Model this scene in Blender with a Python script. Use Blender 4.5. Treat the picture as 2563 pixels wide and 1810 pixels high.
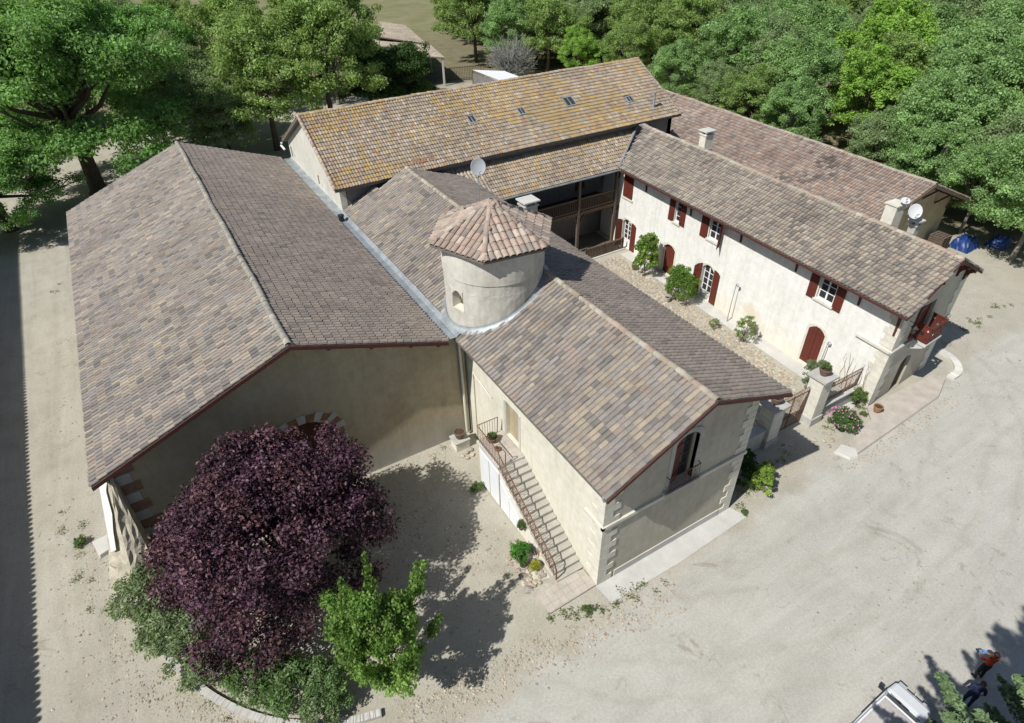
import bpy, bmesh, math, random
import numpy as np
from mathutils import Vector, Matrix
from mathutils.geometry import tessellate_polygon

scene = bpy.context.scene
for o in list(bpy.data.objects):
    bpy.data.objects.remove(o, do_unlink=True)
COL = scene.collection
rnd = random.Random(7)
PI = math.pi

# ------------------------------------------------------------------ camera, sky, sun, exposure
CAM = Vector((-10.736, -17.004, 24.0))
cR = Vector((0.85533053, -0.51781962, -0.01650826))
cU = Vector((0.32528358, 0.51195472, 0.79504274))
cF = Vector((0.40323725, 0.68539419, -0.60632873))
cam = bpy.data.cameras.new('camera')
cam.sensor_fit = 'HORIZONTAL'; cam.sensor_width = 36.0
cam.lens = 36.0 * 1561.95 / 2563.0
cam.clip_start = 0.1; cam.clip_end = 3000
camo = bpy.data.objects.new('camera', cam); COL.objects.link(camo)
camo.matrix_world = Matrix(((cR.x, cU.x, -cF.x, CAM.x), (cR.y, cU.y, -cF.y, CAM.y), (cR.z, cU.z, -cF.z, CAM.z), (0, 0, 0, 1)))
scene.camera = camo

SUND = Vector((1.0, 0.18, -1.18)).normalized()          # direction the sunlight travels
world = bpy.data.worlds.new('World'); scene.world = world; world.use_nodes = True
wn = world.node_tree
for n in list(wn.nodes): wn.nodes.remove(n)
wo = wn.nodes.new('ShaderNodeOutputWorld'); bg = wn.nodes.new('ShaderNodeBackground'); sky = wn.nodes.new('ShaderNodeTexSky')
sky.sky_type = 'NISHITA'; sky.sun_disc = False
sky.sun_elevation = math.asin(-SUND.z); sky.sun_rotation = math.atan2(-SUND.x, -SUND.y)
sky.air_density = 1.0; sky.dust_density = 0.8; sky.ozone_density = 1.0
bg.inputs['Strength'].default_value = 0.075
wn.links.new(sky.outputs[0], bg.inputs[0]); wn.links.new(bg.outputs[0], wo.inputs[0])
sl = bpy.data.lights.new('sun', 'SUN'); sl.energy = 5.0; sl.angle = math.radians(0.55); sl.color = (1.0, 0.972, 0.925)
so = bpy.data.objects.new('sun', sl); COL.objects.link(so)
so.rotation_euler = SUND.to_track_quat('-Z', 'Y').to_euler(); so.location = (-40, -6, 60)
vs = scene.view_settings
scene.display_settings.display_device = 'sRGB'
vs.view_transform = 'Standard'; vs.look = 'None'; vs.exposure = 0.0; vs.gamma = 1.0; vs.use_curve_mapping = False
scene.cycles.max_bounces = 4; scene.cycles.diffuse_bounces = 2; scene.cycles.glossy_bounces = 2
scene.cycles.transmission_bounces = 3; scene.cycles.transparent_max_bounces = 4
scene.cycles.use_denoising = True

# ------------------------------------------------------------------ materials
def _nt(name):
    m = bpy.data.materials.new(name); m.use_nodes = True
    nt = m.node_tree
    for n in list(nt.nodes): nt.nodes.remove(n)
    out = nt.nodes.new('ShaderNodeOutputMaterial')
    return m, nt, out
def _N(nt, t, **kw):
    n = nt.nodes.new(t)
    for k, v in kw.items():
        if k in n.inputs: n.inputs[k].default_value = v
        else: setattr(n, k, v)
    return n
def _noise(nt, coord, scale, detail=4, rough=.6, dist=0.0):
    n = nt.nodes.new('ShaderNodeTexNoise')
    n.inputs['Scale'].default_value = scale; n.inputs['Detail'].default_value = detail
    n.inputs['Roughness'].default_value = rough; n.inputs['Distortion'].default_value = dist
    nt.links.new(coord, n.inputs['Vector']); return n.outputs[0]
def _ramp(nt, fac, stops):
    r = nt.nodes.new('ShaderNodeValToRGB'); cr = r.color_ramp
    while len(cr.elements) < len(stops): cr.elements.new(.5)
    for e, (p, c) in zip(cr.elements, stops):
        e.position = p; e.color = (*c, 1) if len(c) == 3 else c
    nt.links.new(fac, r.inputs[0]); return r.outputs[0]
def _mix(nt, fac, a, b, mode='MIX'):
    n = nt.nodes.new('ShaderNodeMix'); n.data_type = 'RGBA'; n.blend_type = mode
    for sock, v in ((n.inputs[0], fac), (n.inputs[6], a), (n.inputs[7], b)):
        if isinstance(v, (int, float)): sock.default_value = v
        elif isinstance(v, tuple): sock.default_value = (*v, 1)
        else: nt.links.new(v, sock)
    return n.outputs[2]
def _math(nt, op, a, b=None, clamp=False):
    n = nt.nodes.new('ShaderNodeMath'); n.operation = op; n.use_clamp = clamp
    for sock, v in ((n.inputs[0], a), (n.inputs[1], b)):
        if v is None: continue
        if isinstance(v, (int, float)): sock.default_value = v
        else: nt.links.new(v, sock)
    return n.outputs[0]
def _bump(nt, h, strength, dist=.02):
    b = nt.nodes.new('ShaderNodeBump'); b.inputs['Strength'].default_value = strength; b.inputs['Distance'].default_value = dist
    nt.links.new(h, b.inputs['Height']); return b.outputs[0]
def _pos(nt): return nt.nodes.new('ShaderNodeNewGeometry').outputs['Position']
def _obj(nt): return nt.nodes.new('ShaderNodeTexCoord').outputs['Object']
def _finish(nt, out, col, rough=.85, bump=None, spec=.3, metal=0.0):
    p = nt.nodes.new('ShaderNodeBsdfPrincipled')
    if isinstance(col, tuple): p.inputs['Base Color'].default_value = (*col, 1)
    else: nt.links.new(col, p.inputs['Base Color'])
    p.inputs['Roughness'].default_value = rough; p.inputs['Specular IOR Level'].default_value = spec
    p.inputs['Metallic'].default_value = metal
    if bump is not None: nt.links.new(bump, p.inputs['Normal'])
    nt.links.new(p.outputs[0], out.inputs[0]); return p
MAT = {}
def simple(name, c, rough=.8, var=.22, scale=3.0, bump=.25, bscale=40.0, spec=.3, metal=0.0):
    m, nt, out = _nt(name); P = _pos(nt)
    n1 = _noise(nt, P, scale, 5); n2 = _noise(nt, P, bscale, 3)
    lo = tuple(x * (1 - var) for x in c); hi = tuple(min(1, x * (1 + var)) for x in c)
    col = _ramp(nt, n1, [(.3, lo), (.7, hi)])
    col = _mix(nt, .35, col, _ramp(nt, n2, [(.3, lo), (.7, hi)]))
    _finish(nt, out, col, rough, _bump(nt, n2, bump), spec, metal); MAT[name] = m; return m
def stucco(name, base, light, stain, stain_z=0.9, stain_amt=.6, speck=.25, blot=None):
    m, nt, out = _nt(name); P = _pos(nt)
    big = _noise(nt, P, .55, 6, .62, .6); mid = _noise(nt, P, 3.1, 5); fine = _noise(nt, P, 34, 3)
    col = _ramp(nt, big, [(.36, base), (.66, light)])
    col = _mix(nt, .30, col, _ramp(nt, mid, [(.35, tuple(x * .82 for x in base)), (.62, light)]))
    sep = nt.nodes.new('ShaderNodeSeparateXYZ'); nt.links.new(P, sep.inputs[0])
    # rising damp and splashed mud with an uneven upper edge
    e = _math(nt, 'ADD', sep.outputs[2], _math(nt, 'MULTIPLY', _noise(nt, P, .9, 5), -2.2))
    e2 = _math(nt, 'SUBTRACT', stain_z, e); mk = _math(nt, 'MULTIPLY', _math(nt, 'MULTIPLY', e2, .55, True), stain_amt, True)
    col = _mix(nt, mk, col, stain)
    mp = nt.nodes.new('ShaderNodeMapping'); mp.inputs['Scale'].default_value = (2.6, 2.6, .22); nt.links.new(P, mp.inputs['Vector'])
    rn = _ramp(nt, _noise(nt, mp.outputs[0], 1.0, 6, .7, .3), [(.34, (.74, .72, .68)), (.55, (1, 1, 1))]); col = _mix(nt, .36, col, _mix(nt, 1.0, col, rn, 'MULTIPLY'))
    if blot:
        vd = nt.nodes.new('ShaderNodeVectorMath'); vd.operation = 'DISTANCE'; vd.inputs[1].default_value = blot; nt.links.new(P, vd.inputs[0])
        bm = _math(nt, 'SUBTRACT', 2.1, _math(nt, 'ADD', vd.outputs['Value'], _math(nt, 'MULTIPLY', _noise(nt, P, 1.3, 6, .7), 2.2)))
        col = _mix(nt, _math(nt, 'MULTIPLY', bm, .9, True), col, stain)
    pits = _ramp(nt, _noise(nt, P, 13, 2), [(.30, (1, 1, 1)), (.37, (0, 0, 0))])
    col = _mix(nt, _math(nt, 'MULTIPLY', pits, speck), col, tuple(x * .45 for x in base))
    h = _math(nt, 'ADD', fine, _math(nt, 'MULTIPLY', mid, .8))
    _finish(nt, out, col, .93, _bump(nt, h, .45, .03), .15); MAT[name] = m; return m
def attr_mat(name, attr, rough=.88, bump=.3, spec=.2, speck=(.75, 1.2), nscale=26):
    m, nt, out = _nt(name); a = _N(nt, 'ShaderNodeAttribute', attribute_name=attr); P = _pos(nt)
    n = _noise(nt, P, nscale, 4); n2 = _noise(nt, P, 3.3, 3)
    k = _ramp(nt, n, [(.3, (speck[0],) * 3), (.7, (speck[1],) * 3)])
    col = _mix(nt, 1.0, a.outputs['Color'], k, 'MULTIPLY')
    col = _mix(nt, 1.0, col, _ramp(nt, n2, [(.3, (.86, .87, .88)), (.7, (1.08, 1.06, 1.03))]), 'MULTIPLY')
    _finish(nt, out, col, rough, _bump(nt, n, bump), spec); MAT[name] = m; return m
def leaf_mat(name, trans=.35, rough=.6):
    m, nt, out = _nt(name); a = _N(nt, 'ShaderNodeAttribute', attribute_name='lc')
    p = nt.nodes.new('ShaderNodeBsdfPrincipled'); nt.links.new(a.outputs['Color'], p.inputs['Base Color'])
    p.inputs['Roughness'].default_value = rough; p.inputs['Specular IOR Level'].default_value = .25
    t = nt.nodes.new('ShaderNodeBsdfTranslucent'); nt.links.new(_mix(nt, 1.0, a.outputs['Color'], (1.25, 1.3, .7), 'MULTIPLY'), t.inputs[0])
    mx = nt.nodes.new('ShaderNodeMixShader'); mx.inputs[0].default_value = trans
    nt.links.new(p.outputs[0], mx.inputs[1]); nt.links.new(t.outputs[0], mx.inputs[2]); nt.links.new(mx.outputs[0], out.inputs[0])
    MAT[name] = m; return m

attr_mat('tile', 'tc')
leaf_mat('leaf', .45); leaf_mat('leaf_purple', .12, .45); leaf_mat('needle', .08)
stucco('white_wall', (.78, .77, .72), (.88, .87, .835), (.66, .57, .40), .5, .55, .45, (20.3, 4.9, 1.1))
stucco('cream_wall', (.68, .655, .535), (.78, .76, .655), (.56, .52, .41), .7, .4, .12)
stucco('tan_wall', (.40, .335, .225), (.485, .42, .295), (.42, .40, .36), 1.1, .8, .1)
stucco('grey_wall', (.46, .43, .365), (.56, .53, .46), (.40, .36, .27), 1.0, .6, .15)
stucco('rubble_wall', (.56, .545, .48), (.70, .685, .615), (.55, .52, .45), .2, .2, .75)
stucco('turret_wall', (.50, .475, .415), (.68, .655, .59), (.50, .48, .44), .2, .1, .35)
stucco('shade_wall', (.17, .165, .16), (.23, .22, .215), (.14, .125, .105), .8, .5, .2)  # plaster colour darkened to stand in for deep shade
simple('stone', (.66, .635, .55), .9, .2, 2.5, .4, 24)
simple('stone_grey', (.46, .45, .42), .9, .22, 2.5, .4, 24)
simple('brick', (.25, .135, .08), .9, .3, 4, .4, 30)
simple('brick_thin', (.29, .18, .12), .9, .3, 6, .4, 30)
simple('concrete', (.53, .52, .485), .92, .16, 1.3, .3, 26)
simple('step_stone', (.42, .40, .35), .92, .2, 1.8, .4, 22)
simple('concrete_pale', (.56, .55, .505), .92, .12, 1.3, .3, 26)
simple('terracotta_floor', (.46, .415, .36), .9, .2, 1.8, .3, 20)
simple('terracotta', (.30, .17, .10), .85, .25, 5, .3, 30)
simple('red_paint', (.125, .030, .020), .62, .22, 5, .15, 30)
simple('red_wood', (.085, .032, .026), .7, .3, 5, .2, 30)
simple('dark_wood', (.075, .048, .032), .8, .35, 6, .3, 30)
simple('grey_wood', (.13, .10, .075), .85, .35, 6, .3, 30)
simple('mortar', (.42, .39, .33), .95, .25, 4, .5, 30)
simple('underlay', (.17, .15, .13), .95, .3, 4, .3, 30)
simple('zinc', (.33, .36, .37), .55, .38, 1.6, .1, 12, .5, .35)
simple('rust_iron', (.17, .085, .055), .75, .35, 9, .3, 60)
simple('iron', (.055, .045, .038), .6, .3, 9, .2, 60)
simple('white_paint', (.80, .80, .79), .55, .05, 3, .05, 30)
simple('white_door', (.78, .80, .82), .6, .05, 1.5, .05, 20)
simple('bark', (.11, .085, .065), .95, .35, 3, .8, 14)
simple('bark_pale', (.24, .22, .19), .95, .35, 3, .8, 14)
simple('urn', (.16, .115, .085), .85, .3, 6, .4, 30)
simple('dish_white', (.60, .61, .61), .4, .04, 3, .02, 30, .5)
simple('dish_grey', (.42, .44, .46), .45, .08, 3, .02, 30, .5)
simple('plastic_black', (.03, .03, .032), .5, .2, 5, .05, 30)
simple('dark_interior', (.02, .018, .016), .95, .2, 3, .1, 20)
simple('tarp_blue', (.008, .035, .15), .45, .4, 2.2, .9, 6, .5)
simple('car_white', (.76, .78, .80), .28, .03, 2, .0, 30, .5)
simple('car_grey', (.30, .31, .32), .3, .05, 2, .0, 30, .5)
simple('rubber', (.02, .02, .02), .9, .2, 6, .2, 40)
simple('roof_dust', (.47, .44, .42), .45, .25, 1.3, .05, 14, .5)
simple('cloth_red', (.42, .055, .02), .9, .15, 9, .2, 50)
simple('cloth_navy', (.018, .025, .07), .9, .2, 9, .2, 50)
simple('cloth_black', (.02, .02, .025), .9, .2, 9, .2, 50)
simple('cloth_sky', (.16, .33, .62), .8, .15, 9, .2, 50)
simple('skin', (.48, .27, .19), .6, .1, 9, .1, 50)
simple('hair', (.025, .016, .012), .7, .2, 30, .2, 90)
simple('metal_sheet', (.74, .76, .78), .35, .06, 2, .05, 20, .5, .25)
simple('pebble', (.52, .49, .42), .95, .35, 1.6, .3, 12)
simple('dry_stem', (.30, .245, .16), .95, .3, 4, .3, 30)
def glass_mat():
    m, nt, out = _nt('glass')
    p = _finish(nt, out, (.035, .04, .045), .18, None, .35); MAT['glass'] = m
glass_mat()
simple('glass_dull', (.045, .048, .05), .5, .2, 3, .05, 20, .2)
def soft_attr(name, attr):
    return attr_mat(name, attr, .9, .4, .15, (.85, 1.12), 18)
soft_attr('stone_attr', 'tc')

# ground: pale limestone dust round the buildings, leaf litter and dry grass under the wood, green field beyond
def ground_material():
    m, nt, out = _nt('ground'); P = _pos(nt)
    sep = nt.nodes.new('ShaderNodeSeparateXYZ'); nt.links.new(P, sep.inputs[0]); X, Y = sep.outputs[0], sep.outputs[1]
    big = _noise(nt, P, .10, 6, .6, .8); mid = _noise(nt, P, .62, 6, .65, .5); fine = _noise(nt, P, 9, 4, .7); grit = _noise(nt, P, 42, 2)
    warm = _ramp(nt, big, [(.33, (.39, .365, .30)), (.5, (.445, .42, .355)), (.68, (.485, .46, .40))])
    warm = _mix(nt, .5, warm, _ramp(nt, mid, [(.30, (.335, .31, .245)), (.52, (.45, .425, .36)), (.75, (.505, .48, .42))]))
    cool = _ramp(nt, mid, [(.25, (.43, .415, .375)), (.5, (.49, .475, .435)), (.78, (.525, .51, .47))])
    # cement-dressed area before the front wing and the house, its edge broken and uneven
    eg = _math(nt, 'ADD', Y, _math(nt, 'MULTIPLY', X, -.06)); eg = _math(nt, 'ADD', eg, _math(nt, 'MULTIPLY', _noise(nt, P, .45, 8, .7, .4), 3.2))
    mc = _math(nt, 'MULTIPLY', _math(nt, 'SUBTRACT', -5.1, eg), 1.6, True); mx_ = _math(nt, 'MULTIPLY', _math(nt, 'ADD', X, 11.0), .25, True)
    mc = _math(nt, 'MULTIPLY', mc, mx_)
    pale = _mix(nt, mc, warm, cool)
    # wheel tracks: long soft streaks, along the barn on the left and round the house on the right
    def streak(rz, sx, sy, lo, hi, off=0.0):
        mp = nt.nodes.new('ShaderNodeMapping'); mp.inputs['Rotation'].default_value = (0, 0, rz); mp.inputs['Scale'].default_value = (sx, sy, 1); mp.inputs['Location'].default_value = (off, 0, 0)
        nt.links.new(P, mp.inputs['Vector']); return _ramp(nt, _noise(nt, mp.outputs[0], 1.0, 7, .7, 1.4), [(.36, (lo,) * 3), (.64, (hi,) * 3)])
    pale = _mix(nt, _math(nt, 'MULTIPLY', mc, .45), pale, _mix(nt, 1.0, pale, streak(math.radians(-27), .08, .55, .82, 1.12), 'MULTIPLY'))
    lft = _math(nt, 'MULTIPLY', _math(nt, 'SUBTRACT', -15.5, X), .6, True)
    pale = _mix(nt, _math(nt, 'MULTIPLY', lft, .5), pale, _mix(nt, 1.0, pale, streak(0, .8, .09, .80, 1.10, 3.0), 'MULTIPLY'))
    def dist_to(cx_, cy_):
        a = _math(nt, 'SUBTRACT', X, cx_); b = _math(nt, 'SUBTRACT', Y, cy_); return _math(nt, 'SQRT', _math(nt, 'ADD', _math(nt, 'MULTIPLY', a, a), _math(nt, 'MULTIPLY', b, b)))
    wig = _math(nt, 'MULTIPLY', _noise(nt, P, .13, 3), 3.0); patchy = _ramp(nt, _noise(nt, P, .7, 6, .75, .8), [(.38, (0, 0, 0)), (.66, (1, 1, 1))])
    for base, rr_ in ((dist_to(12.0, 9.0), (17.6, 19.1, 21.6, 23.0)), (_math(nt, 'MULTIPLY', X, -1.0), (19.6, 18.1))):
        for r_ in rr_:
            t_ = _math(nt, 'ABSOLUTE', _math(nt, 'SUBTRACT', _math(nt, 'ADD', base, wig), r_ + 1.5)); t_ = _math(nt, 'SUBTRACT', 1.0, _math(nt, 'MULTIPLY', t_, 3.6), True)
            pale = _mix(nt, _math(nt, 'MULTIPLY', _math(nt, 'MULTIPLY', t_, patchy), .42), pale, (.34, .31, .25))
    # scatter of darker stones and droppings with crisp outlines
    dk = _ramp(nt, _noise(nt, P, 2.6, 6, .8, .6), [(.655, (0, 0, 0)), (.685, (1, 1, 1))]); dk = _math(nt, 'MULTIPLY', dk, _ramp(nt, _noise(nt, P, .16, 2), [(.47, (0, 0, 0)), (.60, (1, 1, 1))]))
    pale = _mix(nt, _math(nt, 'MULTIPLY', dk, .55), pale, (.20, .165, .115))
    # hairline cracks in the dressed area
    vo = nt.nodes.new('ShaderNodeTexVoronoi'); vo.feature = 'DISTANCE_TO_EDGE'; vo.inputs['Scale'].default_value = .23
    dsp = nt.nodes.new('ShaderNodeVectorMath'); dsp.operation = 'ADD'; nv_ = nt.nodes.new('ShaderNodeTexNoise'); nv_.inputs['Scale'].default_value = .8; nv_.inputs['Detail'].default_value = 6; nt.links.new(P, nv_.inputs['Vector'])
    sc_ = nt.nodes.new('ShaderNodeVectorMath'); sc_.operation = 'SCALE'; sc_.inputs['Scale'].default_value = 2.6; nt.links.new(nv_.outputs['Color'], sc_.inputs[0]); nt.links.new(P, dsp.inputs[0]); nt.links.new(sc_.outputs[0], dsp.inputs[1]); nt.links.new(dsp.outputs[0], vo.inputs['Vector'])
    ck = _ramp(nt, vo.outputs['Distance'], [(.0, (1, 1, 1)), (.008, (0, 0, 0))]); ck = _math(nt, 'MULTIPLY', ck, _ramp(nt, _noise(nt, P, .21, 3), [(.5, (0, 0, 0)), (.62, (1, 1, 1))]))
    pale = _mix(nt, _math(nt, 'MULTIPLY', _math(nt, 'MULTIPLY', ck, mc), .5), pale, (.24, .21, .165))
    pale = _mix(nt, .55, pale, _mix(nt, 1.0, pale, _ramp(nt, fine, [(.28, (.74, .73, .70)), (.72, (1.17, 1.17, 1.16))]), 'MULTIPLY'))
    pale = _mix(nt, .55, pale, _mix(nt, 1.0, pale, _ramp(nt, grit, [(.3, (.60, .60, .58)), (.7, (1.30, 1.30, 1.28))]), 'MULTIPLY'))
    # damp patches and worn earth with their own outlines
    sp = _ramp(nt, _noise(nt, P, .33, 7, .75, 1.6), [(.60, (0, 0, 0)), (.66, (1, 1, 1))])
    pale = _mix(nt, _math(nt, 'MULTIPLY', sp, .5), pale, (.25, .215, .155))
    lit = _ramp(nt, _noise(nt, P, .5, 7, .72, .6), [(.30, (.12, .13, .06)), (.48, (.22, .20, .12)), (.62, (.30, .26, .175)), (.75, (.17, .20, .08))])
    lit = _mix(nt, .5, lit, _ramp(nt, fine, [(.3, (.05, .045, .025)), (.7, (.25, .215, .145))]))
    fld = _ramp(nt, _noise(nt, P, .16, 6, .7), [(.3, (.155, .165, .075)), (.55, (.225, .215, .12)), (.72, (.27, .25, .165))])
    # wood floor behind the rear wing and to the east
    edge = _math(nt, 'ADD', X, _math(nt, 'MULTIPLY', Y, -.10)); edge = _math(nt, 'ADD', edge, _math(nt, 'MULTIPLY', mid, 9.0))
    mwood = _math(nt, 'MULTIPLY', _math(nt, 'SUBTRACT', edge, 48.2), .22, True)
    back = _math(nt, 'ADD', Y, _math(nt, 'MULTIPLY', mid, 14.0)); back = _math(nt, 'ADD', back, _math(nt, 'MULTIPLY', X, .12))
    mback = _math(nt, 'MULTIPLY', _math(nt, 'SUBTRACT', back, 83.0), .16, True)
    mfar = _math(nt, 'MULTIPLY', _math(nt, 'SUBTRACT', _math(nt, 'ADD', Y, _math(nt, 'MULTIPLY', X, .55)), 128.0), .05, True)
    col = _mix(nt, mback, pale, lit); col = _mix(nt, mwood, col, lit); col = _mix(nt, mfar, col, fld)
    h = _math(nt, 'ADD', _math(nt, 'MULTIPLY', fine, 1.0), _math(nt, 'MULTIPLY', grit, .6))
    _finish(nt, out, col, .96, _bump(nt, h, .5, .04), .1); MAT['ground'] = m
ground_material()

# ------------------------------------------------------------------ mesh helpers
def link(o, parent=None):
    COL.objects.link(o)
    if parent is not None:
        o.parent = parent
        if parent.type == 'EMPTY': o.matrix_parent_inverse = parent.matrix_basis.inverted()
    return o
class MB:
    def __init__(s, xf=None): s.v = []; s.f = []; s.xf = xf
    def add(s, vs, fs):
        o = len(s.v); s.v += [tuple(p) for p in vs]; s.f += [tuple(i + o for i in f) for f in fs]; return s
    def box(s, x0, x1, y0, y1, z0, z1):
        return s.add([(x0, y0, z0), (x1, y0, z0), (x1, y1, z0), (x0, y1, z0), (x0, y0, z1), (x1, y0, z1), (x1, y1, z1), (x0, y1, z1)],
                     [(3, 2, 1, 0), (4, 5, 6, 7), (0, 1, 5, 4), (1, 2, 6, 5), (2, 3, 7, 6), (3, 0, 4, 7)])
    def obox(s, c, a, b, n):          # centre and three half vectors
        c, a, b, n = map(Vector, (c, a, b, n)); vs = []
        for k in (-1, 1):
            for i, j in ((-1, -1), (1, -1), (1, 1), (-1, 1)): vs.append(c + a * i + b * j + n * k)
        return s.add(vs, [(3, 2, 1, 0), (4, 5, 6, 7), (0, 1, 5, 4), (1, 2, 6, 5), (2, 3, 7, 6), (3, 0, 4, 7)])
    def bar(s, p, q, w, h=None, up=(0, 0, 1)):
        p, q = Vector(p), Vector(q); d = (q - p); L = d.length; d /= L; up = Vector(up)
        if abs(d.dot(up)) > .95: up = Vector((1, 0, 0))
        a = d.cross(up).normalized(); b = a.cross(d).normalized(); h = h or w
        return s.obox((p + q) / 2, d * L / 2, a * w / 2, b * h / 2)
    def tube(s, pts, rad, n=8):
        pts = [Vector(p) for p in pts]; rings = []
        if not hasattr(rad, '__len__'): rad = [rad] * len(pts)
        for i, p in enumerate(pts):
            d = (pts[min(i + 1, len(pts) - 1)] - pts[max(i - 1, 0)]).normalized()
            u = Vector((0, 0, 1)) if abs(d.z) < .9 else Vector((1, 0, 0))
            a = d.cross(u).normalized(); b = a.cross(d)
            rings.append([p + (a * math.cos(2 * PI * k / n) + b * math.sin(2 * PI * k / n)) * rad[i] for k in range(n)])
        vs = [v for r in rings for v in r]; fs = []
        for i in range(len(pts) - 1):
            for k in range(n): fs.append((i * n + k, i * n + (k + 1) % n, (i + 1) * n + (k + 1) % n, (i + 1) * n + k))
        fs.append(tuple(range(n))[::-1]); fs.append(tuple((len(pts) - 1) * n + k for k in range(n)))
        return s.add(vs, fs)
    def lathe(s, prof, c=(0, 0, 0), n=16, sx=1, sy=1):
        vs = []; fs = []
        for r, z in prof:
            for k in range(n): vs.append((c[0] + r * sx * math.cos(2 * PI * k / n), c[1] + r * sy * math.sin(2 * PI * k / n), c[2] + z))
        for i in range(len(prof) - 1):
            for k in range(n): fs.append((i * n + k, i * n + (k + 1) % n, (i + 1) * n + (k + 1) % n, (i + 1) * n + k))
        fs.append(tuple(range(n))[::-1]); fs.append(tuple((len(prof) - 1) * n + k for k in range(n)))
        return s.add(vs, fs)
    def poly(s, outer, to3, d0, d1, holes=()):
        loops = [list(outer)] + [list(h) for h in holes]
        tris = tessellate_polygon([[Vector((a, b, 0)) for a, b in L] for L in loops])
        flat = [p for L in loops for p in L]; n = len(flat)
        vs = [to3(a, b, d0) for a, b in flat] + [to3(a, b, d1) for a, b in flat]
        fs = [tuple(t) for t in tris] + [tuple(i + n for i in t)[::-1] for t in tris]; o = 0
        for L in loops:
            m = len(L)
            for k in range(m): fs.append((o + k, o + (k + 1) % m, o + (k + 1) % m + n, o + k + n))
            o += m
        return s.add(vs, fs)
    def mesh(s, name, mat, smooth=False):
        me = bpy.data.meshes.new(name); vs = s.v
        if s.xf is not None: vs = [tuple(s.xf @ Vector(p)) for p in vs]
        me.from_pydata(vs, [], s.f)
        bm = bmesh.new(); bm.from_mesh(me); bmesh.ops.recalc_face_normals(bm, faces=bm.faces); bm.to_mesh(me); bm.free()
        if mat: me.materials.append(MAT[mat] if isinstance(mat, str) else mat)
        if smooth: me.polygons.foreach_set('use_smooth', [True] * len(me.polygons))
        me.update(); return me
    def build(s, name, mat, parent=None, smooth=False):
        return link(bpy.data.objects.new(name, s.mesh(name, mat, smooth)), parent)
def tag(o, label=None, cat=None, group=None, kind=None):
    for k, v in (('label', label), ('category', cat), ('group', group), ('kind', kind)):
        if v: o[k] = v
    return o
def thing(name, label, cat, loc=(0, 0, 0), group=None):
    o = bpy.data.objects.new(name, None); o.location = loc; o.matrix_basis = Matrix.Translation(loc); o.empty_display_size = .3
    COL.objects.link(o); return tag(o, label, cat, group)
def np_mesh(name, V, F, mat, attr=None, cols=None, smooth=False):
    V = np.asarray(V, np.float32).reshape(-1, 3); F = np.asarray(F, np.int32); k = F.shape[1]
    me = bpy.data.meshes.new(name); me.vertices.add(len(V)); me.vertices.foreach_set('co', V.ravel())
    me.loops.add(F.size); me.loops.foreach_set('vertex_index', F.ravel())
    me.polygons.add(len(F)); me.polygons.foreach_set('loop_start', np.arange(0, F.size, k, dtype=np.int32))
    me.polygons.foreach_set('loop_total', np.full(len(F), k, np.int32))
    me.polygons.foreach_set('use_smooth', np.full(len(F), bool(smooth)))
    if attr:
        ca = me.color_attributes.new(attr, 'FLOAT_COLOR', 'POINT')
        ca.data.foreach_set('color', np.hstack([cols, np.ones((len(cols), 1))]).astype(np.float32).ravel())
    me.materials.append(MAT[mat]); me.update(calc_edges=True); me.validate(); return me
def arch(a0, a1, z0, zs, rise, n=8):
    pts = [(a0, z0), (a1, z0), (a1, zs)]
    for k in range(1, n): t = k / n; pts.append((a1 + (a0 - a1) * t, zs + rise * math.sin(PI * t) ** .8))
    pts.append((a0, zs)); return pts
def tint(c, k): return tuple(min(1, x * k) for x in c)

# ------------------------------------------------------------------ roof tiles
def wobble(x, y, seed):
    r = np.random.RandomState(seed); s = 0
    for k in range(7):
        f = .18 * 1.55 ** k; a = r.uniform(0, 2 * PI); ph = r.uniform(0, 6)
        s = s + np.sin((x * math.cos(a) + y * math.sin(a)) * f * 2 + ph) / (1 + .35 * k)
    return s / 3.0
def palette(cols, weights, seed, patch=None, amp=.14, calm=.72):
    cols = np.array(cols); w = np.array(weights, float); w /= w.sum()
    def f(C, rs):
        idx = rs.choice(len(cols), len(C), p=w); c = cols[idx].copy()
        if patch is not None:
            pc, thr, prob = patch
            m = (wobble(C[:, 0] + C[:, 2], C[:, 1], seed) > thr) & (rs.rand(len(C)) < prob)
            c[m] = np.array(pc)[rs.randint(0, len(pc), m.sum())]
        mean = (cols * w[:, None]).sum(0); c = mean + (c - mean) * calm
        c = c * (1 + amp * rs.uniform(-1, 1, (len(C), 1))) * (1 + .13 * wobble(C[:, 0] * 1.7, C[:, 1] * 1.7 + C[:, 2], seed + 3)[:, None]) * (1 + .10 * wobble(C[:, 0] * .35 + 9, C[:, 1] * 5.0, seed + 8)[:, None])
        return np.clip(c, .01, .95)
    return f
PAL_GREY = palette([(.335, .29, .235), (.285, .255, .225), (.25, .228, .21), (.17, .158, .152), (.30, .238, .20), (.28, .262, .25), (.39, .335, .255)],
                   [2.6, 4.5, 3.6, 2.0, 1.9, 1.8, 1.4], 5, ([(.17, .155, .145), (.21, .19, .175)], .5, .4), .09, .78)
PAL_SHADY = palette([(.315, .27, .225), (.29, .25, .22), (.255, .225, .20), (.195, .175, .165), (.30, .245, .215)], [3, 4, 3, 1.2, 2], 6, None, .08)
PAL_HOUSE = palette([(.37, .325, .265), (.315, .28, .24), (.235, .21, .19), (.16, .147, .14), (.34, .26, .22), (.43, .38, .31)],
                    [3.8, 4.4, 2.4, 1.4, 1.0, 1.6], 8, ([(.165, .15, .142), (.22, .20, .18)], .5, .4), .09)
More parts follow.
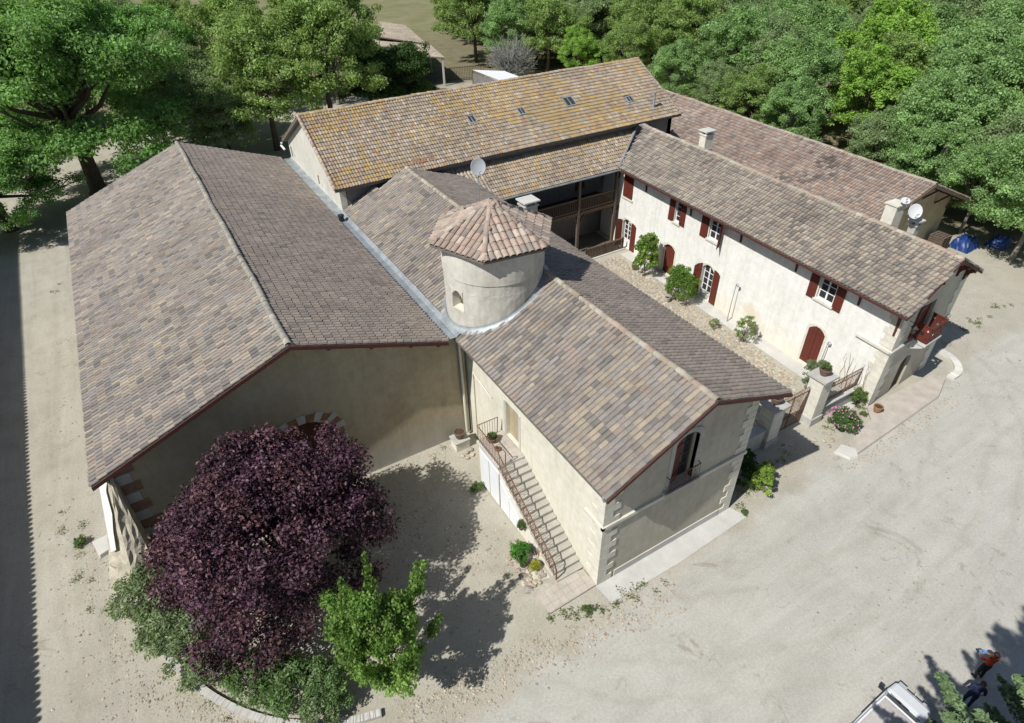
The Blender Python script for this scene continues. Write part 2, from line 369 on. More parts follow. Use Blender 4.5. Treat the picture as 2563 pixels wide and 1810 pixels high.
PAL_OCHRE = palette([(.36, .305, .245), (.31, .26, .205), (.37, .27, .14), (.39, .29, .16), (.33, .20, .145), (.24, .205, .17), (.44, .38, .30)],
                    [5, 4.4, 1.3, 1.0, 1.0, 1.4, 1.6], 21, ([(.40, .28, .11), (.425, .305, .135), (.39, .285, .16)], .05, .5), .09, .88)
PAL_RED = palette([(.355, .27, .225), (.345, .29, .25), (.29, .24, .21), (.41, .345, .29), (.325, .225, .18), (.22, .19, .175)],
                  [3, 3, 2, 2, 1.8, 1.2], 31, ([(.19, .16, .145), (.15, .13, .12)], .55, .5), .10, .95)
PAL_TERRA = palette([(.40, .295, .24), (.44, .36, .30), (.34, .265, .22), (.31, .27, .235), (.50, .425, .36), (.19, .168, .155)],
                    [3, 3, 2, 2.2, 1.6, 1.2], 41)
PAL_PALE = palette([(.42, .36, .28), (.46, .40, .32), (.35, .29, .23)], [2, 2, 1], 51)
def in_frame(C):
    d = C - np.array(CAM); z = d @ np.array(cF); u = 1281.5 + 1561.95 * (d @ np.array(cR)) / z; v = 905 - 1561.95 * (d @ np.array(cU)) / z
    return (z > 0) & (u > 5) & (u < 2558) & (v > 5) & (v < 1805), z
def tile_geo(pitch, course, h, thick):
    pr = [(0, -.004), (.20, -.006), (.235, .50 * h), (.42, .92 * h), (.60, h), (.78, .92 * h), (.965, .50 * h), (1.0, -.004)]
    up = [((a - .5) * pitch, course * .56, c * .86) for a, c in pr]
    lo = [((a - .5) * pitch, -course * .5 - .012, c + thick) for a, c in pr]
    lip = [((a - .5) * pitch, -course * .5 - .010, c - .010) for a, c in pr]
    k = len(pr); fs = []
    for i in range(k - 1): fs += [(i + k, i + k + 1, i + 1, i), (i + 2 * k, i + 2 * k + 1, i + k + 1, i + k)]
    return np.array(up + lo + lip), np.array(fs)
def tiles(roof, e0, e1, top, pitch, course, h, pal, seed, keep=None, n_ind=300, thick=.024, lap=.03, name='roof_tile'):
    e0, e1, top = (np.array(p, float) for p in (e0, e1, top)); du = e1 - e0; Lu = np.linalg.norm(du); du /= Lu
    dv = top - e0; dv -= du * (dv @ du); Lv = np.linalg.norm(dv); dv /= Lv; n = np.cross(du, dv)
    if n[2] < 0: e0, du, n = e1, -du, -n
    nu = max(1, round(Lu / pitch)); pitch = Lu / nu; nv = max(1, round(Lv / course)); course = Lv / nv
    rs = np.random.RandomState(seed); I, J = np.meshgrid(np.arange(nu), np.arange(nv)); I, J = I.ravel(), J.ravel()
    C = e0 + np.outer((I + .5) * pitch, du) + np.outer((J + .5) * course, dv) + n * lap
    if keep is not None: m = keep(C[:, 0], C[:, 1], C[:, 2]); C = C[m]
    N = len(C); cols = pal(C, rs); G, F = tile_geo(pitch, course, h, thick); K = len(G)
    rot = rs.normal(0, .016, N); dz = rs.normal(0, .005, N) + .022 * wobble(C[:, 0] * .9, C[:, 1] * .9, seed); dx = rs.normal(0, .004, N); dy = rs.normal(0, .006, N)
    vis, dist = in_frame(C); dist = np.where(vis, dist, 1e6); order = np.argsort(dist); ind = np.zeros(N, bool); ind[order[:n_ind]] = True
    ca, sa = np.cos(rot), np.sin(rot)
    A = np.stack([np.outer(ca, du) + np.outer(sa, dv), np.outer(-sa, du) + np.outer(ca, dv), np.repeat(n[None], N, 0)], 1)   # N,3(axis),3
    T = C + np.outer(dx, du) + np.outer(dy, dv) + np.outer(dz, n)
    r = np.where(~ind)[0]
    if len(r):
        V = np.einsum('ka,nab->nkb', G, A[r]) + T[r][:, None, :]
        FF = (F[None] + (np.arange(len(r)) * K)[:, None, None]).reshape(-1, 4)
        me = np_mesh('roof_tiles', V, FF, 'tile', 'tc', np.repeat(cols[r], K, 0))
        tag(link(bpy.data.objects.new('roof_tiles', me), roof), kind='stuff')
    q = np.where(ind)[0]
    if len(q):
        nvnt = min(28, len(q)); var = []
        pick = rs.choice(q, nvnt, replace=False)
        for w in pick: var.append(np_mesh(name, G, F, 'tile', 'tc', np.repeat(cols[w:w + 1], K, 0)))
        D = ((cols[q][:, None, :] - cols[pick][None]) ** 2).sum(2).argmin(1)
        for i, w in zip(q, D):
            o = bpy.data.objects.new(name, var[w]); a = A[i]; t = T[i]
            M = Matrix(((a[0][0], a[1][0], a[2][0], t[0]), (a[0][1], a[1][1], a[2][1], t[1]), (a[0][2], a[1][2], a[2][2], t[2]), (0, 0, 0, 1)))
            COL.objects.link(o); o.parent = roof; o.matrix_basis = M
def ridge(roof, p, q, r, L, pal, seed, n=8, name='ridge_tile', lift=.0):
    p, q = Vector(p), Vector(q); d = q - p; T = d.length; d /= T; m = max(1, round(T / L)); L = T / m
    a = d.cross(Vector((0, 0, 1))).normalized(); u = a.cross(d).normalized(); rs = np.random.RandomState(seed)
    cols = pal(np.array([list(p + d * L * i) for i in range(m)]), rs); var = []
    for w in range(min(8, m)):
        vs, fs = [], []
        for e, (y, k) in enumerate(((-.5, 1.0), (.56, .84), (-.5, .80))):
            for j in range(n + 1): t = PI * j / n; vs.append((math.cos(t) * r * k, y * L, math.sin(t) * r * k * .9))
        for j in range(n): fs += [(j, j + 1, n + 2 + j, n + 1 + j), (2 * n + 2 + j, 2 * n + 3 + j, j + 1, j)]
        i = rs.randint(0, m); var.append(np_mesh(name, vs, fs, 'tile', 'tc', np.repeat(cols[i:i + 1], len(vs), 0), True))
    for i in range(m):
        c = p + d * (i + .5) * L + u * (lift + rs.normal(0, .010) + .02 * math.sin(i * .21 + seed) + .012 * math.sin(i * .63)) + a * .02 * math.sin(i * .37 + seed); o = bpy.data.objects.new(name, var[rs.randint(0, len(var))])
        COL.objects.link(o); o.parent = roof
        M = Matrix(((a.x, d.x, u.x, c.x), (a.y, d.y, u.y, c.y), (a.z, d.z, u.z, c.z), (0, 0, 0, 1)))
        o.matrix_basis = M @ Matrix.Rotation(rs.normal(0, .015), 4, 'Z')

# ------------------------------------------------------------------ shared building parts
def gable_deck(b, xs, y0, y1, th=.16, xf=None, name='roof', mat='underlay'):
    """xs: [(x,z) left eave, ridge, right eave]; a thick deck that carries the tiles."""
    (xl, zl), (xm, zm), (xr, zr) = xs
    m = MB(xf)
    m.poly([(xl, zl), (xm, zm), (xm, zm - th - .03), (xl, zl - th)], lambda a, z, d: (a, d, z), y0, y1)
    m.poly([(xm, zm), (xr, zr), (xr, zr - th), (xm, zm - th - .03)], lambda a, z, d: (a, d, z), y0, y1)
    return m.build(name, mat, b)
def wall(b, outer, to3, depth, mat, holes=(), xf=None, name='wall'):
    return MB(xf).poly(outer, to3, 0, depth, holes).build(name, mat, b)
def window(b, to3, a0, a1, z0, z1, d=.16, nx=2, ny=3, fw=.07, mw=.035, xf=None, mat='white_paint', panel=0.0):
    """frame with glazing bars as one part, each pane a sub-part; panel: solid lower share of a glazed door"""
    m = MB(xf)
    def bx(x0, x1, y0, y1, e0, e1): 
        c = [to3(a, z, e) for e in (e0, e1) for a, z in ((x0, y0), (x1, y0), (x1, y1), (x0, y1))]
        m.add(c, [(3, 2, 1, 0), (4, 5, 6, 7), (0, 1, 5, 4), (1, 2, 6, 5), (2, 3, 7, 6), (3, 0, 4, 7)])
    bx(a0, a0 + fw, z0, z1, d, d + .06); bx(a1 - fw, a1, z0, z1, d, d + .06)
    bx(a0 + fw, a1 - fw, z0, z0 + fw, d, d + .06); bx(a0 + fw, a1 - fw, z1 - fw, z1, d, d + .06)
    zb = z0 + fw
    if panel: bx(a0 + fw, a1 - fw, zb, zb + panel, d + .01, d + .05); zb += panel
    for i in range(1, nx):
        a = a0 + fw + (a1 - a0 - 2 * fw) * i / nx; k = mw * 1.5 if (nx == 2 or i == nx // 2) else mw
        bx(a - k, a + k, zb, z1 - fw, d + .003, d + .055)
    for j in range(1, ny):
        z = zb + (z1 - fw - zb) * j / ny; bx(a0 + fw, a1 - fw, z - mw / 2, z + mw / 2, d + .006, d + .05)
    w = m.build('window', mat, b)
    for i in range(nx):
        for j in range(ny):
            p0 = a0 + fw + (a1 - a0 - 2 * fw) * i / nx; p1 = a0 + fw + (a1 - a0 - 2 * fw) * (i + 1) / nx
            q0 = zb + (z1 - fw - zb) * j / ny; q1 = zb + (z1 - fw - zb) * (j + 1) / ny
            MB(xf).poly([(p0, q0), (p1, q0), (p1, q1), (p0, q1)], to3, d + .03, d + .036).build('pane', 'glass', w)
    return w
def shutter(b, P, e, out, w, h, rise=0.0, n=3, xf=None, mat='red_paint', flip=False, name='shutter'):
    """P bottom hinge corner, e unit along the leaf, out its outward normal; planks are sub-parts, battens the part"""
    P, e, out = Vector(P), Vector(e), Vector(out); Z = Vector((0, 0, 1)); m = MB(xf)
    for z in (.16 * h, .80 * h): m.obox(P + e * w / 2 + Z * z + out * .045, e * (w / 2 - .02), Z * .045, out * .012)
    s = m.build(name, mat, b)
    for i in range(n):
        a0, a1 = w * i / n + .004, w * (i + 1) / n - .004
        def top(a): t = a / w; t = 1 - t if flip else t; return h - rise * (1 - math.sqrt(max(0, 1 - (1 - t) ** 2))) if rise else h
        k = rnd.uniform(-.004, .004)
        MB(xf).poly([(a0, 0), (a1, 0), (a1, top(a1)), (a0, top(a0))], lambda a, z, d: P + e * a + Z * z + out * d, k, .032 + k).build('plank', mat, s)
    return s
def bracket(b, P, out, drop, reach, w=.10, xf=None, mat='red_wood', curl=True, name='bracket'):
    """carved brace: post against the wall, arm under the eave and a curved strut between; P is the wall point under the roof"""
    P, out = Vector(P), Vector(out); side = Vector((0, 0, 1)).cross(out).normalized(); Z = Vector((0, 0, 1))
    pr = [(0, 0), (reach, 0), (reach, -.10), (reach * .72, -.12)]
    for k in range(1, 6):
        t = k / 6; pr.append((reach * .72 * (1 - math.sin(t * PI / 2)) + .09, -.12 - (drop - .2) * (1 - math.cos(t * PI / 2)) ** .8))
    pr += [(.10, -drop + .05), (.05, -drop), (0, -drop)]
    return MB(xf).poly(pr, lambda a, z, d: P + out * a + Z * z + side * d, -w / 2, w / 2).build(name, mat, b)
def quoins(b, corner, ea, eb, z0, z1, hh, mat, long=(.85, .55), xf=None, proud=.035, thick=.02):
    """corner stones, alternately long and short on the two faces; ea, eb run along the faces, away from the corner"""
    C, ea, eb = Vector(corner), Vector(ea), Vector(eb); z = z0; i = 0
    while z < z1 - .1:
        h = min(hh * rnd.uniform(.9, 1.1), z1 - z); la, lb = (long if i % 2 == 0 else long[::-1]); la *= rnd.uniform(.92, 1.05); lb *= rnd.uniform(.92, 1.05)
        m = MB(xf); P = C - ea * proud - eb * proud; Z = Vector((0, 0, 1)); g = .012
        def pc(l, ax, oth): m.obox(P + ax * (l + proud) / 2 + oth * (thick + proud) / 2 + Z * (z + h / 2), ax * (l + proud) / 2, oth * (thick + proud) / 2, Z * (h / 2 - g))
        pc(la, ea, eb)
        m.obox(P + eb * ((lb + proud) / 2 + (thick + proud) / 2) + ea * (thick + proud) / 2 + Z * (z + h / 2), eb * ((lb + proud) / 2 - (thick + proud) / 2), ea * (thick + proud) / 2 * .97, Z * (h / 2 - g * 1.2))
        m.build('quoin', mat, b); z += h; i += 1

# ------------------------------------------------------------------ ground
g = MB(); S = 700
g.add([(-S, -S, 0), (S, -S, 0), (S, S, 0), (-S, S, 0)], [(0, 1, 2, 3)])
tag(g.build('ground', 'ground'), 'pale dusty limestone yard running out to wood floor and fields', None, None, 'structure')

# ------------------------------------------------------------------ big barn with the purple tree in front
AX = [(-16.38, 6.17), (-8.11, 9.55), (-1.23, 7.12)]; AY0, AY1 = 4.98, 34.74
barn = thing('barn', 'big tan plastered barn with weathered grey-brown tile roof behind the purple tree', 'barn', (-8, 20, 0))
ar = gable_deck(barn, AX, AY0, AY1)
tiles(ar, (AX[0][0], AY0, AX[0][1]), (AX[0][0], AY1, AX[0][1]), (AX[1][0], AY0, AX[1][1]), .235, .375, .075, PAL_GREY, 1)
tiles(ar, (AX[2][0], AY0, AX[2][1]), (AX[2][0], AY1, AX[2][1]), (AX[1][0], AY0, AX[1][1]), .235, .375, .07, PAL_SHADY, 2, None, 300, .024, .02)
ridge(ar, (AX[1][0], AY0, AX[1][1] + .05), (AX[1][0], AY1, AX[1][1] + .05), .16, .42, palette([(.36, .34, .29), (.30, .28, .25), (.40, .375, .32)], [2, 2, 1], 61), 3)
yA = 5.92
xz = lambda y0, sgn=1: (lambda a, z, d: (a, y0 + sgn * d, z))
yz = lambda x0, sgn=1: (lambda a, z, d: (x0 + sgn * d, a, z))
A_in, A_spr, A_rise = (-9.75, -7.0), 3.75, .95
wall(barn, [(-15.75, 0), (-.02, 0), (-.02, 6.3), (-1.3, 6.95), (-8.11, 9.34), (-15.75, 6.22)], xz(yA), .5, 'tan_wall', [arch(A_in[0], A_in[1], 0.0001, A_spr, A_rise, 12)])
wall(barn, [(yA + .5, 0), (AY1 - .5, 0), (AY1 - .5, 6.2), (yA + .5, 6.2)], yz(-15.75), .5, 'tan_wall')
wall(barn, [(yA + .5, 0), (AY1 - .5, 0), (AY1 - .5, 6.9), (yA + .5, 6.9)], yz(-1.6), .4, 'tan_wall')
wall(barn, [(-15.25, 0), (-1.6, 0), (-1.6, 6.85), (-8.11, 9.3), (-15.25, 6.3)], xz(AY1 - .5, -1), .4, 'tan_wall')
# segmental arch of alternating stone and brick blocks, continued down the jambs
cx = (A_in[0] + A_in[1]) / 2; hw = (A_in[1] - A_in[0]) / 2; nv = 13
def ell(t, k): return (cx + (hw + k) * math.cos(t), A_spr - .05 + (A_rise + .05 + k) * math.sin(t) ** .8)
for i in range(nv):
    t0, t1 = PI * i / nv + .008, PI * (i + 1) / nv - .008; k = .50 if i % 2 == 0 else .40
    MB().poly([ell(t0, .01), ell(t0, k), ell((t0 + t1) / 2, k), ell(t1, k), ell(t1, .01), ell((t0 + t1) / 2, .01)], xz(yA - .045 if i % 2 == 0 else yA - .03), 0, .25).build('voussoir', 'stone_grey' if i % 2 == 0 else 'brick', barn)
for sx in (-1, 1):
    for i in range(8):
        z = A_spr - .05 - .47 * (i + 1); x0 = cx + sx * hw; w_ = .52 if i % 2 else .38
        MB().box(min(x0, x0 + sx * w_), max(x0, x0 + sx * w_), yA - (.045 if i % 2 else .03), yA + .2, max(z, 0) + .01, z + .46).build('jamb_block', 'stone_grey' if i % 2 else 'brick', barn)
for i in range(10):
    a0 = A_in[0] + (A_in[1] - A_in[0]) * i / 10
    MB().box(a0 + .006, a0 + .27, yA + .30, yA + .35, 0, A_spr + A_rise - .02).build('door_plank', 'red_wood', barn)
# barge boards, purlin brackets and corner blocks
for (x0, z0), (x1, z1) in (AX[:2], AX[1:]):
    MB().poly([(x0, z0 - .02), (x1, z1 - .02), (x1, z1 - .19), (x0, z0 - .19)], xz(AY0 - .012), -.04, .03).build('barge_board', 'red_wood', barn)
for x in (-15.3, -13.5, -11.8, -9.95, -8.11, -6.45, -4.6, -2.75, -1.35):
    z = (9.55 - (abs(x + 8.11)) * (.409 if x < -8.11 else .353)) - .22
    bracket(barn, (x, yA, z), (0, -1, 0), .62, .72, .14)
for i in range(11):
    z = .1 + i * .54
    if z > 5.6: break
    x1 = -15.25 if i % 2 else -15.05
    if i % 2: MB().box(-15.79, x1, yA - .04, yA + .25, z, z + .52).build('quoin', 'stone_grey', barn)
    else:
        for k in range(5): MB().box(-15.775, x1, yA - .03, yA + .25, z + .105 * k, z + .105 * k + .09).build('brick', 'brick_thin', barn)
# gutter and zinc valley between barn, front wing and long barn
vg = MB()
for y in np.arange(5.3, 34.0, .95):
    x1 = -.55 if y < 21 else -.42
    vg.add([(-1.5, y, 6.93), (-1.12, y, 6.99), (x1 - .1, y, 6.96), (x1 + .12, y, 7.12), (-1.5, y + .955, 6.93), (-1.12, y + .955, 6.99), (x1 - .1, y + .955, 6.96), (x1 + .12, y + .955, 7.12)],
           [(0, 1, 5, 4), (1, 2, 6, 5), (2, 3, 7, 6)])
vg.build('valley_gutter', 'zinc', barn)
MB().tube([(-.62, 5.7, 6.9), (-.35, 5.75, 6.4), (-.30, 5.78, 3.0), (-.28, 5.78, .25)], .07, 8).build('downpipe', 'cream_wall', barn)
vt = MB().lathe([(.17, 0), (.17, .30), (.21, .31), (.21, .40), (.10, .44)], (-.95, 20.9, 7.0), 14).build('roof_vent', 'plastic_black'); tag(vt, 'short black vent pipe standing in the zinc valley', 'vent')
# raking buttress at the left corner
bt = thing('buttress', 'crumbling whitewashed raking buttress leaning on the barn corner', 'buttress', (-16.3, 5.6, 0))
rs = np.random.RandomState(3); m = MB(); NX, NZ = 9, 16; vs = []
for j in range(NZ + 1):
    z = 5.75 * j / NZ; t = j / NZ
    for i in range(NX + 1):
        u = i / NX; xl = -17.75 + 1.6 * t + .12 * rs.randn() * (1 - t) * (i == 0); x = xl + (-15.78 - xl) * u
        vs.append((x, 4.1 + 1.55 * t + max(0, .42 - u) * 2.4 + rs.normal(0, .04), z))
o0 = len(vs)
fs = [(j * (NX + 1) + i, j * (NX + 1) + i + 1, (j + 1) * (NX + 1) + i + 1, (j + 1) * (NX + 1) + i) for j in range(NZ) for i in range(NX)]
m.add(vs, fs)
L = [vs[j * (NX + 1)] for j in range(NZ + 1)]; bk = [(p[0] + .1, 7.4, p[2]) for p in L]
m.add(L + bk, [(j, j + 1, NZ + 2 + j, NZ + 1 + j) for j in range(NZ)])
T = [vs[NZ * (NX + 1) + i] for i in range(NX + 1)]; m.add(T + [(p[0], 7.4, p[2] + .1) for p in T], [(i, i + 1, NX + 2 + i, NX + 1 + i) for i in range(NX)])
R_ = [vs[j * (NX + 1) + NX] for j in range(NZ + 1)]; m.add(R_ + [(p[0], 7.4, p[2]) for p in R_], [(j, j + 1, NZ + 2 + j, NZ + 1 + j) for j in range(NZ)])
simple('rubble', (.46, .42, .33), .95, .35, 2.2, 1.0, 9)
m.build('rubble_face', 'rubble', bt)
MB().poly([(-17.10, 2.3), (-16.85, 2.5), (-16.62, 3.4), (-16.36, 4.2), (-16.20, 5.2), (-15.90, 5.85), (-16.25, 5.85)], lambda a, z, d: (a, 4.02 + 1.55 * z / 5.75 + max(0, -17.0 + 1.1 * z / 5.85 - a) * 1.25 + d, z), 0, .12).build('whitewash', 'white_wall', bt)
sl_ = MB().add([(-18.45, 8.6, 0), (-17.2, 8.75, 0), (-17.35, 7.75, 0), (-18.2, 7.5, 0), (-18.42, 8.55, .2), (-17.25, 8.7, .24), (-17.4, 7.8, .22), (-18.15, 7.55, .2)],
         [(4, 5, 6, 7), (0, 1, 5, 4), (1, 2, 6, 5), (2, 3, 7, 6), (3, 0, 4, 7)]).build('stone_slab', 'concrete_pale')
tag(sl_, 'flat white stone slab on the ground left of the buttress', 'stone')

# ------------------------------------------------------------------ front wing with the outside stair
BX = [(-.70, 6.88), (4.04, 9.26), (8.62, 7.58)]; BY0, BY1 = -6.28, 22.15
wing = thing('front_wing', 'cream plastered wing with stone quoins and mottled tile roof beside the outside stair', 'house', (4, 8, 0))
br = gable_deck(wing, BX, BY0, 21.3)
TX, TY, TR = 2.05, 6.3, 2.4
def keepB(x, y, z): return (np.hypot(x - TX, y - TY) > TR + .12) & ((y < 21.35) | (z < 8.3)) & ((x > -.45) | (y < 5.0))
tiles(br, (BX[0][0], BY0, BX[0][1]), (BX[0][0], BY1, BX[0][1]), (BX[1][0], BY0, BX[1][1]), .235, .375, .075, PAL_GREY, 11, keepB)
tiles(br, (BX[2][0], BY0, BX[2][1]), (BX[2][0], BY1, BX[2][1]), (BX[1][0], BY0, BX[1][1]), .235, .375, .07, PAL_SHADY, 12, keepB, 300, .024, .02)
PAL_RIDGE = palette([(.42, .38, .31), (.36, .32, .26), (.46, .42, .35), (.34, .25, .20)], [2, 2, 1, .6], 62)
ridge(br, (BX[1][0], BY0, BX[1][1] + .05), (BX[1][0], TY - 1.35, BX[1][1] + .05), .155, .42, PAL_RIDGE, 13)
ridge(br, (BX[1][0], TY + 1.4, BX[1][1] + .05), (BX[1][0], 21.3, BX[1][1] + .05), .155, .42, PAL_RIDGE, 14)
yB, xBl, xBr = -5.4, .08, 7.93
win_h = arch(3.42, 4.68, 4.12, 6.62, .38, 8)
wall(wing, [(xBl, 0), (xBr, 0), (xBr, 7.62), (4.04, 9.05), (xBl, 7.06)], xz(yB), .45, 'grey_wall', [win_h])
wall(wing, [(yB + .45, 0), (22.1, 0), (22.1, 6.98), (yB + .45, 6.98)], yz(xBl), .4, 'cream_wall', [[(.92, 2.86), (2.06, 2.86), (2.06, 5.0), (.92, 5.0)]])
wall(wing, [(yB + .45, 0), (22.1, 0), (22.1, 7.55), (yB + .45, 7.55)], yz(xBr, -1), .4, 'cream_wall')
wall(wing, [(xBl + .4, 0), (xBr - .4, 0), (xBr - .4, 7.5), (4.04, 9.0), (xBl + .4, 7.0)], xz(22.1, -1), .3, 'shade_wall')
for a, b_ in (((.88, .74), 2.3), ((2.10, 2.24), 2.3)):
    MB().box(xBl - .03, xBl + .2, min(a), max(a), 2.86, 5.02).build('door_jamb', 'concrete_pale', wing)
MB().box(xBl + .20, xBl + .26, .93, 2.05, 2.87, 4.99).build('door', 'tan_wall', wing)
for (x0, z0), (x1, z1) in (BX[:2], BX[1:]):
    MB().poly([(x0, z0 - .02), (x1, z1 - .02), (x1, z1 - .17), (x0, z0 - .17)], xz(BY0 - .012), -.04, .03).build('barge_board', 'red_wood', wing)
for x in (.35, 1.45, 2.95, 4.75, 6.35): bracket(wing, (x, yB, 9.26 - abs(x - 4.04) * (.502 if x < 4.04 else .367) - .22), (0, -1, 0), .36, .60, .12)
bracket(wing, (xBr, yB + .1, 7.50), (1, 0, 0), .55, .66, .12)
for y in (-1.5, 2.5): bracket(wing, (xBr, y, 7.50), (1, 0, 0), .5, .6, .12)
quoins(wing, (xBl, yB, 0), (1, 0, 0), (0, 1, 0), .02, 6.55, .40, 'stone', (.80, .45))
quoins(wing, (xBr, yB, 0), (-1, 0, 0), (0, 1, 0), .02, 7.2, .40, 'stone', (.70, .42))
MB().box(xBl - .10, xBr + .08, yB - .10, yB + .02, 3.78, 3.96).build('string_course', 'stone', wing)
MB().box(xBl - .10, xBl + .02, yB - .10, yB + 1.15, 3.785, 3.955).build('string_course', 'stone', wing)
MB().box(xBl + .9, xBr - .75, yB - .05, yB + .05, 0, .42).build('plinth', 'concrete', wing)
# upper window: stone surround, half open brown shutter and little iron rail
for p in ([(3.20, 4.12), (3.42, 4.12), (3.42, 6.62), (3.20, 6.62)], [(4.68, 4.12), (4.90, 4.12), (4.90, 6.62), (4.68, 6.62)]):
    MB().poly(p, xz(yB - .03), 0, .2).build('window_jamb', 'stone_grey', wing)
for i in range(7):
    def e2(t, k): return (4.05 + (.63 + k) * math.cos(t), 6.60 + (.40 + k) * math.sin(t) ** .8)
    t0, t1 = PI * i / 7 + .01, PI * (i + 1) / 7 - .01
    MB().poly([e2(t0, .0), e2(t0, .22), e2(t1, .22), e2(t1, .0)], xz(yB - .035), 0, .2).build('voussoir', 'stone_grey', wing)
shutter(wing, (3.44, yB + .14, 4.15), (.97, .22, 0), (.22, -.97, 0), .66, 2.60, .25, 3, None, 'red_paint', True)
window(wing, xz(yB), 3.99, 4.66, 4.14, 6.75, .30, 1, 4, mat='grey_wood')
MB().box(3.1, 5.0, yB - .22, yB + .1, 4.0, 4.115).build('window_sill', 'stone_grey', wing)
rl = MB(); rl.bar((3.2, yB - .17, 4.98), (4.92, yB - .17, 4.98), .035); rl.bar((3.2, yB - .17, 4.20), (4.92, yB - .17, 4.20), .03)
rl.bar((3.2, yB - .17, 4.98), (3.2, yB + .02, 4.98), .03); rl.bar((4.92, yB - .17, 4.98), (4.92, yB + .02, 4.98), .03)
rl = rl.build('railing', 'rust_iron', wing)
for i in range(13): x = 3.2 + 1.72 * i / 12; MB().tube([(x, yB - .17, 4.12), (x, yB - .17, 4.98)], .011, 5).build('bar', 'rust_iron', rl)
MB().tube([(xBl - .05, 5.2, 4.6), (xBl - .06, 3.4, 4.3), (xBl - .06, 3.3, 4.35)], .03, 6).build('pipe', 'cream_wall', wing)
MB().tube([(xBl - .05, 5.2, 4.6), (xBl - .05, 5.2, .2)], .03, 6).build('pipe', 'cream_wall', wing)
MB().lathe([(.05, 0), (.09, .1), (.10, .3), (.07, .34)], (-.62, BY0 + .22, 6.55), 10).build('rain_hopper', 'zinc', wing)
# concrete strip in front
ap = MB(); ap.add([(.0, -5.44, .03), (8.05, -5.44, .03), (8.35, -6.25, .02), (4.0, -6.45, .02), (.1, -6.42, .02)], [(0, 4, 3, 2, 1)])
tag(ap.build('pavement_strip', 'concrete'), 'pale concrete strip along the foot of the front wing gable', None, None, 'structure')
# chimney of the wing
def chimney(b, x, y, z0, z1, w, d, mat='stone', cap='concrete_pale', name='chimney', legs=True, rot=0):
    xf = Matrix.Translation((x, y, 0)) @ Matrix.Rotation(rot, 4, 'Z')
    c = MB(xf).box(-w / 2, w / 2, -d / 2, d / 2, z0, z1).build(name, mat, b)
    MB(xf).box(-w / 2 - .06, w / 2 + .06, -d / 2 - .06, d / 2 + .06, z1, z1 + .08).build('collar', mat, c)
    if legs:
        m = MB(xf)
        for i, j in ((-1, -1), (1, -1), (1, 1), (-1, 1)): m.box(i * w * .38 - .07, i * w * .38 + .07, j * d * .38 - .07, j * d * .38 + .07, z1 + .08, z1 + .27)
        m.build('cap_leg', mat, c)
        MB(xf).box(-w / 2 - .12, w / 2 + .12, -d / 2 - .12, d / 2 + .12, z1 + .27, z1 + .35).build('cap', cap, c)
    MB(xf).box(-w / 2 - .05, w / 2 + .05, -d / 2 - .05, d / 2 + .05, z0 - .1, z0 + .28).build('flashing', 'zinc', c)
    return c
chimney(wing, 7.75, 12.2, 7.6, 9.15, .85, .75, 'stone_grey')

# outside stair
st = thing('staircase', 'outside stone staircase with rusty iron railing against the cream wing', 'staircase', (-.6, -1, 0))
SX0, SX1, LZ, LY0, LY1, SB = -1.32, .06, 2.86, .38, 2.45, -4.45
n = 16; run = (LY0 - SB) / n; rise = LZ / (n + 1)
for i in range(n):
    y1 = LY0 - run * i; z = LZ - rise * (i + 1)
    MB().box(SX0 + rnd.uniform(-.015, .015), SX1, y1 - run, y1 + .03, z - .13, z + rnd.uniform(-.008, .008)).build('step', 'step_stone', st)
MB().box(SX0 - .05, SX1, LY0, LY1, LZ - .14, LZ).build('landing', 'concrete', st)
for i in range(4):
    for j in range(5): MB().box(SX0 + .1 + i * .315, SX0 + .405 + i * .315, LY0 + .05 + j * .4, LY0 + .44 + j * .4, LZ + .001, LZ + .022).build('floor_tile', 'terracotta_floor', st)
MB().poly([(LY1 - .05, 0), (LY1 - .05, LZ - .15), (LY0, LZ - .15), (LY0, LZ - .32), (SB + .25, .02), (SB + .25, 0)], yz(SX0 + .05), 0, 1.2).build('side_wall', 'white_wall', st)
for k, (y0, y1, zt) in enumerate(((1.42, 2.28, 2.35), (.52, 1.38, 2.35), (-.42, .36, 1.98), (-1.3, -.45, 1.4))):
    zt2 = zt if y1 > .4 and k < 2 else zt - .48
    MB().poly([(y0, .05), (y1, .05), (y1, zt if k < 2 else zt), (y0, zt if k < 2 else zt2)], yz(SX0 + .02), 0, .05).build('door', 'white_door', st, ).__setitem__('label', 'white painted board door under the stair')
for y in (1.40, .44): MB().box(SX0 + .005, SX0 + .03, y - .012, y + .012, .06, 2.32).build('door_strip', 'stone_grey', st)
rails = MB(); rx = SX0 + .02
dirv = Vector((0, SB + .25 - LY0, -(LZ - rise * 1.5)));
def sp(t, h): return (rx, LY0 + (SB + .3 - LY0) * t, LZ - rise + (-(LZ - 2 * rise)) * t + h)
rails.tube([sp(0, 1.0), sp(1, .98)], .028, 6); rails.tube([sp(0, .18), sp(1, .18)], .016, 5)
rails.tube([(rx, LY1 - .05, LZ + 1.0), (rx, LY0, LZ + 1.0), sp(0, 1.0)], .026, 6); rails.tube([(rx, LY1 - .05, LZ + .12), (rx, LY0, LZ + .12)], .016, 5)
rails.tube([(rx, LY1 - .05, LZ + 1.0), (SX1 - .25, LY1 - .05, LZ + 1.0), (SX1 - .3, LY1 - .05, LZ + .02)], .024, 6)
rails.tube([sp(1, .98), (rx, SB + .12, .75), (rx, SB + .10, .1)], .035, 6)
rails.tube([(rx, LY0 + .05, LZ + 1.0), (rx + .25, LY0 + .0, LZ + .98), (rx + .32, LY0 - .05, LZ + .85), (rx + .33, LY0, LZ)], .022, 6)
rails = rails.build('railing', 'rust_iron', st)
